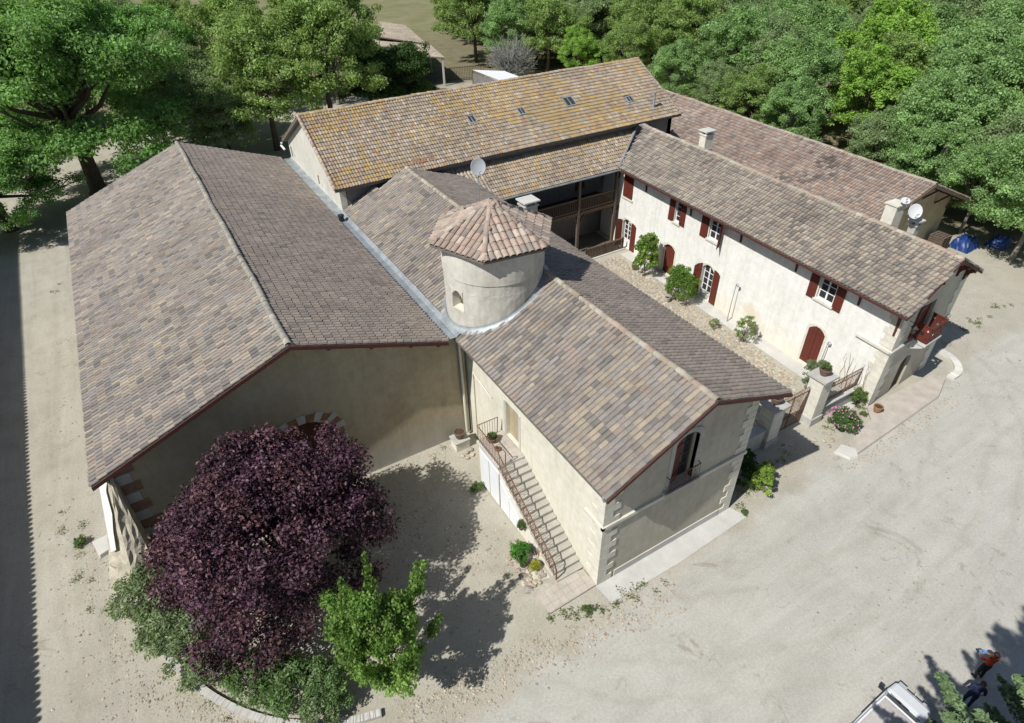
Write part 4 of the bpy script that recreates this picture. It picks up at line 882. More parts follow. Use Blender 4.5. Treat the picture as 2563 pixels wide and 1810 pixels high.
# ------------------------------------------------------------------ building beyond the left edge whose eave shades the yard
nb = thing('neighbour_barn', 'long tiled barn along the left side of the yard', 'barn', (-30, 20, 0))
XN = Matrix.Translation((-26.5, 20, 0)) @ Matrix.Rotation(math.radians(2.0), 4, 'Z') @ Matrix.Translation((26.5, -20, 0)); WN = lambda *p: tuple(XN @ Vector(p))
nd = gable_deck(nb, [(-26.55, 6.0), (-31.5, 8.0), (-36.5, 6.0)][::-1], -24, 50.5, .12, XN)
tiles(nd, WN(-26.5, -24, 6.0), WN(-26.5, 50.5, 6.0), WN(-26.96, -24, 6.19), .34, .46, .13, PAL_GREY, 91, None, 0, .03, .02)
MB(XN).box(-36, -27.2, -23.5, -23.1, 0, 5.9).box(-36, -27.2, 49.6, 50, 0, 5.9).box(-27.6, -27.2, -23.1, 49.6, 0, 5.8).box(-36, -35.6, -23.1, 49.6, 0, 5.8).build('wall', 'tan_wall', nb)

# ------------------------------------------------------------------ foliage
def leaf_cloud(P, Nn, size, cols, rs, aspect=.62, fold=.25):
    """one folded diamond of two triangles-pairs per leaf"""
    n = len(P); r = rs.normal(size=(n, 3)); t = r - Nn * (r * Nn).sum(1, keepdims=True); t /= np.linalg.norm(t, axis=1, keepdims=True) + 1e-9; b = np.cross(Nn, t)
    s = size * rs.uniform(.65, 1.35, (n, 1)); a = s * .5; w = s * .5 * aspect
    V = np.stack([P - t * a, P + b * w + Nn * w * fold, P + t * a, P - b * w + Nn * w * fold], 1)
    F = np.arange(n * 4).reshape(n, 4); return V.reshape(-1, 3), F, np.repeat(cols, 4, 0)
def crown_mesh(name, lobes, n, size, base, rs, mat='leaf', spread=.8, depth=.42, var=.22, up=.35, aspect=.62, inner=.9):
    C = np.array([l[0] for l in lobes], float); Rr = np.array([l[1] if hasattr(l[1], '__len__') else (l[1],) * 3 for l in lobes], float)
    w = (Rr.prod(1)) ** (2 / 3); idx = rs.choice(len(C), int(n * 1.7), p=w / w.sum())
    d = rs.normal(size=(len(idx), 3)); d[:, 2] += .15; d /= np.linalg.norm(d, axis=1, keepdims=True)
    P = C[idx] + d * Rr[idx] * (1 - depth * rs.rand(len(idx), 1) ** 1.6) * (1 + .07 * rs.normal(size=(len(idx), 1)))
    ok = np.ones(len(P), bool)
    for k in range(len(C) if len(C) < 90 else 0):
        q = (((P - C[k]) / Rr[k]) ** 2).sum(1); ok &= (q > .62 ** 2) | (idx == k)
    P, d, idx = P[ok][:n], d[ok][:n], idx[ok][:n]
    N = d + rs.normal(size=d.shape) * spread; N[:, 2] += up; N /= np.linalg.norm(N, axis=1, keepdims=True)
    base = np.array(base, float); lob = rs.randint(0, len(base), len(C)); jj = np.where(rs.rand(len(P)) < .72, lob[idx], rs.randint(0, len(base), len(P)))
    cols = base[jj] * (1 + var * rs.uniform(-1, 1, (len(P), 1))) * (1 + .12 * rs.normal(size=(len(C), 1)))[idx]
    V, F, K = leaf_cloud(P, N, size, np.clip(cols, .004, .9), rs, aspect)
    return np_mesh(name, V, F, mat, 'lc', K)
def make_lobes(R, zc, H, rs, n, lr=(.26, .42), core=True, flat=1.0, kk=(.58, .92)):
    """uneven lobes over an ellipsoid (R across, H half height, centred at zc)"""
    L = []; i = 0
    while len(L) < n:
        i += 1; ph = i * 2.39996 + rs.uniform(-.4, .4); cz = 1 - 2 * (((i * .618) % 1) * .86 + .02); rr = math.sqrt(max(0, 1 - cz * cz)); k = rs.uniform(*kk)
        r = R * rs.uniform(*lr); L.append(((R * k * rr * math.cos(ph), R * k * rr * math.sin(ph), zc + H * k * cz), (r, r, r * .82 * flat)))
    if core: L.append(((0, 0, zc), (R * .55, R * .55, H * .55)))
    return L
def clumps(R, zc, H, n, r, rs, hollow=.55, bumps=.20, skirt=0.0):
    """many leaf clumps through an uneven ellipsoid shell: outline broken by big swells, gaps left between clumps"""
    L = []; W_ = rs.normal(size=(9, 3)) * 2.2; ph = rs.uniform(0, 6.3, 9)
    for i in range(n):
        d = rs.normal(size=3); d /= np.linalg.norm(d)
        if d[2] < -.55: d[2] *= -1
        sw = 1 - bumps + bumps * 1.6 * np.sin(W_ @ d * 1.3 + ph).sum() / 4.5; k = max(.3, sw) * (hollow + (1 - hollow) * rs.rand() ** .55); rr = rs.uniform(*r)
        z = zc + H * k * d[2]
        if d[2] < 0: z -= skirt * (1 - abs(d[2]))
        L.append(((R * k * d[0], R * k * d[1], max(rr * .6, z)), (rr, rr, rr * .72)))
    return L
def trunk_mesh(name, rs, h, r, lobes, mat='bark', nb=9, lean=.25, n=8):
    m = MB(); top = Vector((rs.uniform(-lean, lean), rs.uniform(-lean, lean), h)); mid = top * .5 + Vector((rs.uniform(-lean, lean) * .6, rs.uniform(-lean, lean) * .6, 0))
    m.tube([(0, 0, -.1), (0, 0, .15), mid * .5, mid, top], [r * 1.5, r * 1.15, r, r * .88, r * .7], n)
    for k in rs.permutation(len(lobes))[:nb]:
        c = Vector(lobes[k][0]); s = mid.lerp(top, rs.uniform(.45, 1.0)); q = s.lerp(c, .5) + Vector((0, 0, -.12 * (c - s).length)); m.tube([s, q, c], [r * .45, r * .28, r * .08], 5)
        for j in range(2):
            e = c + Vector(rs.normal(size=3)) * .5 * lobes[k][1][0]; m.tube([q.lerp(c, .5), e], [r * .14, r * .04], 4)
    return m.mesh(name, mat, True)
VAR = {}
def tree_kind(key, seed, R, zc, H, nl, nleaf, size, base, trunk_r, bark='bark', lr=(.26, .42), mat='leaf', nb=9, **kw):
    rs = np.random.RandomState(seed); L = clumps(R, zc, H, nl, lr, rs, .5, .20, .9 if R < 8 else 2.4)
    VAR[key] = (crown_mesh('crown', L, nleaf, size, base, rs, mat, **kw), trunk_mesh('trunk', rs, zc - H * .25, trunk_r, L, bark, nb))
def plant(key, loc, label, cat='tree', name='tree', s=1.0, rz=0.0, group=None, sz=None):
    o = bpy.data.objects.new(name, None); COL.objects.link(o); o.empty_display_size = .5
    o.matrix_basis = Matrix.Translation(loc) @ Matrix.Rotation(rz, 4, 'Z') @ Matrix.Diagonal((s, s, sz or s, 1)); tag(o, label, cat, group)
    for nm, me in (('crown', VAR[key][0]), ('trunk', VAR[key][1])):
        c = bpy.data.objects.new(nm, me); COL.objects.link(c); c.parent = o
    return o
# ---- purple tree
G1 = [(.105, .050, .066), (.076, .037, .053), (.135, .068, .075), (.058, .028, .042), (.115, .057, .09)]
rs = np.random.RandomState(17); L = clumps(4.5, 4.0, 3.8, 500, (.42, .78), rs, .40, .12, .9)
VAR['purple'] = (crown_mesh('crown', L, 100000, .145, G1, rs, 'leaf_purple', .9, .8, .5), trunk_mesh('trunk', rs, 3.0, .22, L, 'bark', 14))
plant('purple', (-11.1, 1.0, 0), 'dense purple-leaved plum tree in front of the barn', 'tree', 'purple_tree')
# ---- young yellow-green tree
G2 = [(.21, .34, .085), (.17, .29, .07), (.26, .39, .11), (.14, .24, .06)]
rs = np.random.RandomState(23); L = clumps(1.75, 1.75, 1.75, 110, (.20, .36), rs, .4, .16)
for k in range(16):
    a = rs.uniform(0, 2 * PI); r_ = rs.uniform(.5, 1.7); z0 = rs.uniform(1.6, 3.0); ln_ = rs.uniform(.4, .8)
    for j in range(3): L.append(((r_ * math.cos(a) * (1 + .10 * j), r_ * math.sin(a) * (1 + .10 * j), z0 + ln_ * j / 2.2), (.24 - .05 * j,) * 3))
VAR['young'] = (crown_mesh('crown', L, 24000, .105, G2, rs, 'leaf', .9, .8, .35), trunk_mesh('trunk', rs, 2.0, .10, L, 'bark', 16))
plant('young', (-9.0, -4.7, 0), 'small bright yellow-green tree beside the purple tree', 'tree', 'young_tree', 1.14, 0, None, 1.72)
# ---- shrubs round the planter
G3 = [(.27, .34, .20), (.23, .30, .165), (.32, .39, .25), (.18, .24, .125)]
G4 = [(.18, .28, .115), (.14, .23, .085), (.23, .33, .16)]
def shrub_kind(key, seed, R, zc, H, nl, nleaf, size, base, lr=(.24, .40), aspect=.42, spread=1.0):
    rs = np.random.RandomState(seed); L = clumps(R, zc, H, int(nl * 5), (R * lr[0] * .55, R * lr[1] * .62), rs, .42, .16, H * .15)
    VAR[key] = (crown_mesh('foliage', L, nleaf, size, base, rs, 'leaf', spread, .7, .28, .3, aspect), trunk_mesh('stems', rs, zc * .5, .03, L, 'bark', 16, .1, 5))
def bush(key, loc, label, s=1.0, rz=0, sz=None, cat='shrub', name='shrub', group=None):
    o = plant(key, loc, label, cat, name, s, rz, group, sz)
    for c in o.children: c.name = 'foliage' if c.name.startswith('crown') else 'stem'
    return o
shrub_kind('grey', 31, 1.35, 1.15, 1.1, 16, 3600, .17, G3); shrub_kind('grey2', 32, 1.2, .9, .85, 14, 3000, .18, G3); shrub_kind('dk', 33, 1.3, 1.0, .95, 18, 5200, .15, G4)
for x, y, s_, k, lab in ((-15.7, 4.9, .9, 'grey', 'grey-green shrub at the foot of the barn corner quoins'), (-16.5, 3.7, .95, 'grey', 'upper of four feathery grey-green shrubs left of the purple tree'),
                         (-16.0, 2.1, 1.0, 'grey2', 'second of four feathery grey-green shrubs left of the purple tree'), (-15.5, .6, .9, 'grey', 'third of four feathery grey-green shrubs left of the purple tree'), (-14.9, -.7, .85, 'grey2', 'lowest of four feathery grey-green shrubs left of the purple tree'),
                         (-13.5, -2.2, .85, 'dk', 'leafy green shrub inside the planter kerb below the purple tree'), (-12.4, -3.1, .95, 'dk', 'largest green shrub along the bottom of the planter'),
                         (-11.2, -3.9, .85, 'dk', 'dark green shrub between the purple and the young tree'), (-11.6, -4.4, .7, 'grey2', 'low grey-green shrub at the planter edge at the very bottom')):
    bush(k, (x, y, 0), lab, s_, rnd.uniform(0, 6))
def curve_wall(name, pts, w, h, mat, parent=None, jag=.02):
    m = MB(); P = [Vector((x, y, 0)) for x, y in pts]; Q = []
    for i in range(len(P) - 1):
        for k in range(5): Q.append(P[i].lerp(P[i + 1], k / 5))
    Q.append(P[-1]); vs = []
    for i, p in enumerate(Q):
        d = (Q[min(i + 1, len(Q) - 1)] - Q[max(i - 1, 0)]).normalized(); a = Vector((-d.y, d.x, 0)) * w / 2; j = rnd.uniform(-jag, jag)
        vs += [p - a, p - a + Vector((0, 0, h + j)), p + a + Vector((0, 0, h + j)), p + a]
    n = len(Q); fs = [(4 * i + k, 4 * i + (k + 1) % 4, 4 * i + 4 + (k + 1) % 4, 4 * i + 4 + k) for i in range(n - 1) for k in range(4)] + [(0, 1, 2, 3), (4 * n - 1, 4 * n - 2, 4 * n - 3, 4 * n - 4)]
    return m.add(vs, fs).build(name, mat, parent)
def smooth_pts(pts, n=6):
    out = []; P = [Vector((*p, 0)) for p in pts]; P = [2 * P[0] - P[1]] + P + [2 * P[-1] - P[-2]]
    for i in range(1, len(P) - 2):
        for k in range(n):
            t = k / n; a, b, c, d = P[i - 1:i + 3]; q = .5 * ((2 * b) + (c - a) * t + (2 * a - 5 * b + 4 * c - d) * t * t + (3 * b - a - 3 * c + d) * t ** 3); out.append((q.x, q.y))
    out.append(tuple(pts[-1])); return out
pe = curve_wall('planter_kerb', smooth_pts([(-16.7, 2.4), (-16.2, .9), (-15.5, -.7), (-14.6, -2.2), (-13.5, -3.5), (-12.2, -4.5), (-10.8, -5.2), (-9.8, -5.5)]), .26, .18, 'stone_grey')
tag(pe, 'curved pale stone kerb edging the planting below the purple tree', 'kerb')

# ------------------------------------------------------------------ rocks, pots and small plants
PAL_ROCK = [(.45, .395, .305), (.50, .45, .365), (.38, .335, .27), (.54, .46, .345), (.33, .305, .27), (.42, .33, .24)]
def rock_mesh(name, seed, col):
    bm = bmesh.new(); bmesh.ops.create_icosphere(bm, subdivisions=1, radius=1); r = random.Random(seed)
    for v in bm.verts: v.co *= r.uniform(.72, 1.18); v.co.z *= .72
    me = bpy.data.meshes.new(name); bm.to_mesh(me); bm.free(); me.materials.append(MAT['stone_attr'])
    ca = me.color_attributes.new('tc', 'FLOAT_COLOR', 'POINT')
    for i in range(len(me.vertices)): ca.data[i].color = (*tint(col, r.uniform(.9, 1.1)), 1)
    return me
ROCKS = [rock_mesh('stone', i, PAL_ROCK[i % 6]) for i in range(14)]
def rock(parent, x, y, z, s, name='stone'):
    o = bpy.data.objects.new(name, rnd.choice(ROCKS)); COL.objects.link(o)
    o.matrix_basis = Matrix.Translation((x, y, z)) @ Matrix.Rotation(rnd.uniform(0, 6.3), 4, 'Z') @ Matrix.Diagonal((s * rnd.uniform(.8, 1.35), s * rnd.uniform(.7, 1.1), s * rnd.uniform(.6, .9), 1))
    if parent: o.parent = parent; o.matrix_parent_inverse = parent.matrix_basis.inverted()
    return o
rk = thing('rockery', 'small rockery of pale stones at the foot of the stair', 'rockery', (-1.9, -3.2, 0))
poly_r = [(-2.35, -1.85), (-2.62, -4.05), (-1.42, -4.1), (-1.40, -2.0)]
for i in range(74):
    t = rnd.random(); s_ = rnd.random() ** (.6); y = -1.9 - 2.15 * s_; x = -2.42 - .2 * s_ + rnd.random() * (1.0 if s_ > .45 else .45)
    rock(rk, x, y, .05, rnd.uniform(.07, .15) * (1.25 if y < -3.2 else 1))
rock(rk, -2.55, -4.05, .06, .25); rock(rk, -2.4, -3.4, .08, .22)
MB().add([(-2.3, -2.0, .02), (-1.4, -2.0, .02), (-1.4, -4.05, .02), (-2.55, -4.0, .02)], [(0, 1, 2, 3)]).build('soil', 'pebble', rk)
shrub_kind('ball', 41, .5, .5, .42, 14, 3000, .07, [(.11, .29, .05), (.08, .23, .04), (.14, .34, .06)], (.3, .45), .6)
shrub_kind('tuft', 42, .35, .22, .2, 8, 900, .09, [(.17, .25, .08), (.13, .21, .06)], (.3, .5), .35); shrub_kind('yellow', 43, .30, .2, .18, 8, 700, .08, [(.42, .42, .05), (.33, .36, .04)], (.3, .5), .6)
bush('ball', (-1.98, -2.55, .05), 'round bright green bush in the rockery', 1.0); bush('yellow', (-1.75, -3.35, .1), 'small yellow-green plant among the rockery stones', .9, 1)
bush('tuft', (-2.12, -3.0, .22), 'little plant in a grey bowl in the rockery', .6, 2); bush('tuft', (-1.0, -6.2, .02), 'weed tuft on the paving edge below the stair', .7, 3); bush('tuft', (-1.7, 2.0, .02), 'weed tuft against the white door under the landing', .95, 4)
bush('tuft', (8.35, -6.05, .02), 'weed tuft at the end of the concrete strip', .55, 5); bush('tuft', (-18.9, 8.9, 0), 'sparse weed tuft on the dust left of the barn corner', .9, 5)
def pot(loc, r, h, label, mat='terracotta', cat='pot', soil=True, plant_=None, group=None):
    t = thing('pot', label, cat, loc, group)
    MB().lathe([(r * .62, 0), (r * .86, h * .45), (r * .95, h * .82), (r * 1.08, h * .84), (r * 1.08, h), (r * .9, h), (r * .85, h * .86), (.001, h * .84)], loc, 18).build('body', mat, t, False)
    MB().lathe([(r * .86, 0), (r * .84, .02), (.001, .03)], (loc[0], loc[1], loc[2] + h * .85), 14).build('soil', 'dark_wood', t)
    return t
pot((-2.12, -3.0, 0), .2, .2, 'grey stone bowl in the rockery', 'stone_grey'); pot((-1.2, -2.9, 0), .12, .55, 'tall terracotta chimney pot leaning by the stair', 'terracotta')
pb = thing('pot_plinth', 'square stone plinth in the corner by the barn downpipe', 'plinth', (-.98, 5.2, 0)); MB().box(-1.4, -.62, 4.85, 5.55, 0, .55).build('block', 'stone', pb); MB().box(-1.45, -.57, 4.8, 5.6, .55, .62).build('slab', 'stone_grey', pb)
pot((-1.0, 5.2, .62), .30, .45, 'dark urn standing on the stone plinth by the barn', 'urn')
pot((-.75, 2.0, LZ), .26, .30, 'dark flower pot on the stair landing', 'urn'); bush('tuft', (-.75, 2.0, LZ + .25), 'leafy plant in the pot on the stair landing', .7, 1)
pot((-.85, 1.35, LZ), .13, .18, 'small terracotta pot lying on the stair landing', 'terracotta')
for x, y in ((-1.3, 4.4), (-1.0, 4.5), (-.7, 4.6), (-1.15, 4.15), (-.8, 4.2)): tag(rock(None, x, y, .08, rnd.uniform(.13, .2)), 'pale loose stone heaped beside the corner plinth', 'stone', 'stones by the plinth')
hk = thing('wall_planter', 'rusty planter with dry plant hung on the white stair wall', 'planter', (-1.5, -1.75, .9)); MB().lathe([(.10, 0), (.17, .22), (.15, .24)], (-1.45, -1.75, .85), 10).build('body', 'urn', hk)
bush('tuft', (-1.45, -1.75, 1.0), 'greyish plant in the hanging planter on the stair wall', .75, 2)
pa = MB().add([(-2.55, -4.12, .09), (.02, -4.5, .09), (.05, -5.42, .09), (-2.35, -5.48, .09), (-2.55, -4.12, -.02), (.02, -4.5, -.02), (.05, -5.42, -.02), (-2.35, -5.48, -.02)], [(3, 2, 1, 0), (0, 1, 5, 4), (1, 2, 6, 5), (2, 3, 7, 6), (3, 0, 4, 7)])
pav = tag(pa.build('terrace', 'mortar'), 'terracotta paved apron at the foot of the stair', None, None, 'structure')
for i in range(7):
    for j in range(4):
        x0, y0 = -2.40 + i * .345, -5.42 + j * .31 - .0 * i
        if y0 + .3 > -4.14 - .148 * (x0 + .32 + 2.55): continue
        MB().box(x0, x0 + .335, y0, y0 + .30, .085, .10 + rnd.uniform(0, .006)).build('floor_tile', 'terracotta_floor', pav)

# ------------------------------------------------------------------ courtyard: gate, pillars, railing, cobbles
def pillar(x, y, h, label, w=.84):
    t = thing('gate_pillar', label, 'pillar', (x, y, 0), 'stone gate pillars'); z = 0; k = 0
    MB().box(x - w / 2 - .06, x + w / 2 + .06, y - w / 2 - .06, y + w / 2 + .06, 0, .5).build('base', 'stone_grey', t); z = .5; nB = 6; hh = (h - .62) / nB
    for i in range(nB): MB().box(x - w / 2, x + w / 2, y - w / 2, y + w / 2, z + .008, z + hh - .008).build('block', 'stone', t); z += hh
    MB().box(x - w / 2 + .02, x + w / 2 - .02, y - w / 2 + .02, y + w / 2 - .02, .4, h - .12).build('core', 'mortar', t)
    MB().box(x - w / 2 - .14, x + w / 2 + .14, y - w / 2 - .14, y + w / 2 + .14, h - .12, h).build('cap', 'stone_grey', t)
    pot((x, y, h), .30, .42, 'weathered urn with succulent on ' + label.split(' ', 1)[1] if False else 'weathered urn on top of the ' + label, 'urn')
    bush('tuft', (x, y, h + .36), 'blue-green succulent in the urn on the ' + label, .85, rnd.uniform(0, 6))
PLX, PLY, PRX, PRY = 12.95, -3.2, 16.4, -3.3
pillar(PLX, PLY, 2.75, 'gate pillar in the shade of the wing'); pillar(PRX, PRY, 3.2, 'sunlit gate pillar')
gt = thing('gate', 'rusty iron gate leaf between the stone pillars', 'gate', (14.6, -3.2, 0)); gx0, gx1, gy = 13.55, 15.82, -3.15
m = MB()
for z in (.12, .85, 1.0, 2.25): m.bar((gx0, gy, z), (gx1, gy, z), .045, .035)
for x in (gx0, gx1, (gx0 + gx1) / 2): m.bar((x, gy, .05), (x, gy, 2.35), .045)
m.build('frame', 'rust_iron', gt)
for i in range(19):
    x = gx0 + .06 + (gx1 - gx0 - .12) * i / 18; MB().tube([(x, gy, .1), (x, gy, 2.5)], .013, 5).build('bar', 'rust_iron', gt)
    MB().lathe([(.001, 0), (.03, .05), (.001, .16)], (x, gy, 2.48), 5).build('spear', 'rust_iron', gt)
lw = MB().box(16.92, 20.05, -3.62, -3.28, 0, .85).build('low_wall', 'stone_grey'); tag(lw, 'low stone wall between the sunlit gate pillar and the white house', 'wall')
MB().box(16.90, 20.08, -3.68, -3.22, .85, .95).build('coping', 'stone_grey', lw)
fn = thing('railing_fence', 'rusty spear-topped iron railing on the low wall by the white house', 'fence', (18.5, -3.45, .95))
m = MB()
for z in (1.15, 2.0): m.bar((16.95, -3.45, z), (20.0, -3.45, z), .04, .03)
m.build('rail', 'rust_iron', fn)
for i in range(23):
    x = 17.02 + 2.92 * i / 22; MB().tube([(x, -3.45, .95), (x, -3.45, 2.2)], .014, 5).build('picket', 'rust_iron', fn); MB().lathe([(.001, 0), (.035, .06), (.001, .2)], (x, -3.45, 2.18), 5).build('spear', 'rust_iron', fn)
w2 = MB().box(7.96, 12.42, -3.45, -3.05, 0, 1.25).build('low_wall', 'stone_grey'); tag(w2, 'shaded low wall between the wing and the gate pillar', 'wall'); MB().box(7.96, 12.40, -3.51, -2.99, 1.25, 1.35).build('coping', 'stone_grey', w2)
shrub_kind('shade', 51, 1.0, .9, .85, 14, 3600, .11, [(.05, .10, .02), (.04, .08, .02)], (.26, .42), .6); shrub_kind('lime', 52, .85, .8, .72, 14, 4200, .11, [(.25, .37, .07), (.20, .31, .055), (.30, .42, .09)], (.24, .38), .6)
shrub_kind('rose', 53, .8, .62, .55, 14, 3600, .10, [(.11, .20, .065), (.09, .17, .05), (.15, .25, .09)], (.26, .4), .6); shrub_kind('olive', 54, .85, 1.3, 1.2, 14, 3000, .12, [(.20, .25, .15), (.16, .21, .12)], (.24, .36), .3)
bush('shade', (9.6, -4.25, 0), 'dark shrub in deep shade against the low wall', 1.1); bush('lime', (10.15, -5.35, 0), 'sunlit lime-green bush at the corner of the wing', 1.0, 1)
bush('rose', (17.35, -4.7, 0), 'flowering rose bush below the sunlit gate pillar', 1.05); bush('olive', (18.4, -1.7, 0), 'grey-green olive-like shrub behind the gate', 1.0)
bush('tuft', (19.7, -3.95, .1), 'climbing plant at the end of the railing', 1.5, 2, 2.4); bush('tuft', (19.3, -4.75, 0), 'small blue-green plant by the clay jar', .6, 3)
fl = thing('rose_flowers', 'pink blossoms on the rose bush', 'flowers', (17.35, -4.7, .6)); m = MB(); simple('pink', (.55, .22, .38), .8, .2, 8, .1, 40)
rs = np.random.RandomState(9)
for i in range(60):
    d = rs.normal(size=3); d /= np.linalg.norm(d); d[2] = abs(d[2]); m.obox((17.35 + d[0] * .88, -4.7 + d[1] * .88, .62 + d[2] * .6), (.03, .01, 0), (-.01, .03, .01), (0, 0, .02))
m.build('petals', 'pink', fl)
pot((20.05, -5.0, .12), .24, .42, 'round clay jar on the terrace by the white house corner', 'terracotta')
tr = MB().add([(16.55, -5.72, .12), (16.2, -6.45, .12), (24.3, -6.05, .12), (26.2, -5.35, .12), (26.0, -4.75, .12), (20.0, -4.45, .12), (19.2, -5.25, .12)] + [(16.55, -5.72, -.02), (16.15, -6.5, -.02), (24.3, -6.12, -.02), (26.25, -5.38, -.02), (26.0, -4.75, -.02), (20.0, -4.45, -.02), (19.2, -5.25, -.02)],
              [(6, 5, 4, 3, 2, 1, 0)] + [(k, (k + 1) % 7, 7 + (k + 1) % 7, 7 + k) for k in range(7)])
tag(tr.build('terrace', 'terracotta_floor'), 'raised pinkish terrace along the end gable of the white house', None, None, 'structure')
k1 = curve_wall('kerb', smooth_pts([(28.75, -3.45), (28.6, -4.3), (28.1, -5.0), (27.4, -5.4), (26.6, -5.45)]), .42, .16, 'concrete_pale'); tag(k1, 'curved white concrete kerb by the balcony corner', 'kerb')
k2 = MB().add([(15.4, -5.75, .13), (15.7, -6.45, .13), (16.12, -6.6, .13), (16.5, -6.2, .13), (16.15, -5.6, .13), (15.38, -5.7, 0), (15.66, -6.5, 0), (16.14, -6.65, 0), (16.55, -6.2, 0), (16.15, -5.55, 0)], [(0, 1, 2, 3, 4), (0, 1, 6, 5), (1, 2, 7, 6), (2, 3, 8, 7), (3, 4, 9, 8), (4, 0, 5, 9)]).build('kerb_end', 'concrete_pale')
tag(k2, 'white concrete slab ending the terrace near the gate', 'kerb')
for x, y in ((15.3, -4.6), (15.7, -4.9), (15.1, -4.9), (16.1, -5.1), (15.6, -5.3), (16.4, -4.7)): tag(rock(None, x, y, .05, rnd.uniform(.12, .2)), 'pale edging stone round the rose bed', 'stone', 'stones round the rose bed')
# cobbled strip with a concrete path along the house
N = 5200; rs = np.random.RandomState(12); ico = bmesh.new(); bmesh.ops.create_icosphere(ico, subdivisions=1, radius=1); IV = np.array([v.co[:] for v in ico.verts]); IF = np.array([[v.index for v in f.verts] for f in ico.faces]); ico.free()
y = rs.uniform(-2.4, 17.6, N); xl = 13.2 + .12 * y + 1.0 * np.sin(y * .7); x = rs.uniform(0, 1, N) ** .8 * (18.75 + .049 * (y + 4) - xl) + xl + rs.normal(0, .15, N)
s = rs.uniform(.035, .105, N); T = np.stack([x, y, np.full(N, .01)], 1); ang = rs.uniform(0, 6.3, N); sc = np.stack([s * rs.uniform(.8, 1.5, N), s, s * .55], 1)
V = IV[None] * sc[:, None, :] * rs.uniform(.8, 1.15, (N, len(IV), 1)); c_, s_ = np.cos(ang)[:, None], np.sin(ang)[:, None]
V = np.stack([V[..., 0] * c_ - V[..., 1] * s_, V[..., 0] * s_ + V[..., 1] * c_, V[..., 2]], -1) + T[:, None, :]
colr = np.array(PAL_ROCK)[rs.randint(0, 6, N)] * rs.uniform(.85, 1.15, (N, 1))
me = np_mesh('cobbles', V, (IF[None] + (np.arange(N) * len(IV))[:, None, None]).reshape(-1, 3), 'stone_attr', 'tc', np.repeat(colr, len(IV), 0))
tag(link(bpy.data.objects.new('cobbles', me)), 'loose pale cobbles covering the courtyard beside the white house', 'cobbles', None, 'stuff')
pth = MB(XC); pth.add([(-4.0, 0.4, .02), (-2.96, .4, .02), (-2.96, 22.2, .02), (-4.0, 22.2, .02)], [(0, 1, 2, 3)]); tag(pth.build('path', 'concrete'), 'narrow concrete path along the foot of the white house', None, None, 'structure')
curb = curve_wall('courtyard_kerb', [(13.2, -2.3), (13.9, 3.0), (14.2, 8.0), (14.6, 13.0), (15.2, 17.8)], .25, .12, 'stone'); tag(curb, 'low stone kerb running down the courtyard beside the wing', 'kerb')
G5 = [(.20, .31, .065), (.16, .26, .05), (.24, .36, .09)]
shrub_kind('fig', 61, 1.0, 1.5, 1.45, 24, 4600, .14, G5, (.24, .40), .7); shrub_kind('round', 62, 1.15, 1.15, 1.15, 34, 9000, .10, [(.16, .27, .055), (.125, .22, .045), (.195, .31, .07)], (.26, .4), .6); shrub_kind('sparse', 63, .85, .9, .85, 14, 1500, .10, [(.24, .31, .11), (.18, .25, .08)], (.2, .32), .5)
bush('fig', (19.35, 13.9, 0), 'tall leafy shrub against the white wall left of the red door', 1.1, 0, 1.3); bush('round', (19.0, 9.75, 0), 'dense round green bush between the two courtyard doors', 1.12, 2, 1.3)
bush('sparse', (18.5, 5.9, 0), 'small sparse plant in the cobbles near the lamp post', .5, 1); bush('sparse', (19.1, 3.8, 0), 'loose twiggy green bush at the foot of the stained white wall', 1.1, 2)
pot((19.4, 15.1, 0), .22, .35, 'dark pot beside the glazed courtyard door', 'urn'); pot((19.5, 11.35, 0), .16, .28, 'terracotta pot at the edge of the round bush', 'terracotta'); pot((18.3, 10.2, 0), .2, .4, 'grey stone urn on the cobbles below the round bush', 'stone_grey')
def lamp(x, y, h, label, dx=.12, mat='zinc'):
    t = thing('lamp_post', label, 'lamp', (x, y, 0)); MB().tube([(x, y, 0), (x + dx * .3, y, h * .5), (x + dx, y, h)], [.035, .028, .022], 8).build('post', mat, t)
    MB().lathe([(.03, -.22), (.09, -.16), (.10, -.05), (.03, 0), (.02, .03)], (x + dx + .12, y - .05, h - .02), 10).build('lantern', 'dish_grey', t); MB().tube([(x + dx, y, h), (x + dx + .06, y - .02, h + .06), (x + dx + .12, y - .05, h)], .015, 6).build('arm', mat, t)
lamp(20.0, 6.1, 2.9, 'slim grey lamp post before the stained white wall'); lamp(19.85, -1.1, 2.6, 'thin lamp post beside the big red door', .1)
vn = thing('vine', 'bare brown climbing vine on the white house corner', 'vine', (20.2, -3.3, 0)); m = MB(XC)
for k in range(9):
    a = .3 + rnd.random() * 1.6; z = .2; pts = [(CU - .05, a, z)]
    for j in range(6): a += rnd.uniform(-.12, .18); z += rnd.uniform(.25, .5); pts.append((CU - .05 - rnd.random() * .03, a, z))
    m.tube(pts, [.02, .018, .015, .013, .01, .008, .005], 4)
m.build('stem', 'dry_stem', vn)

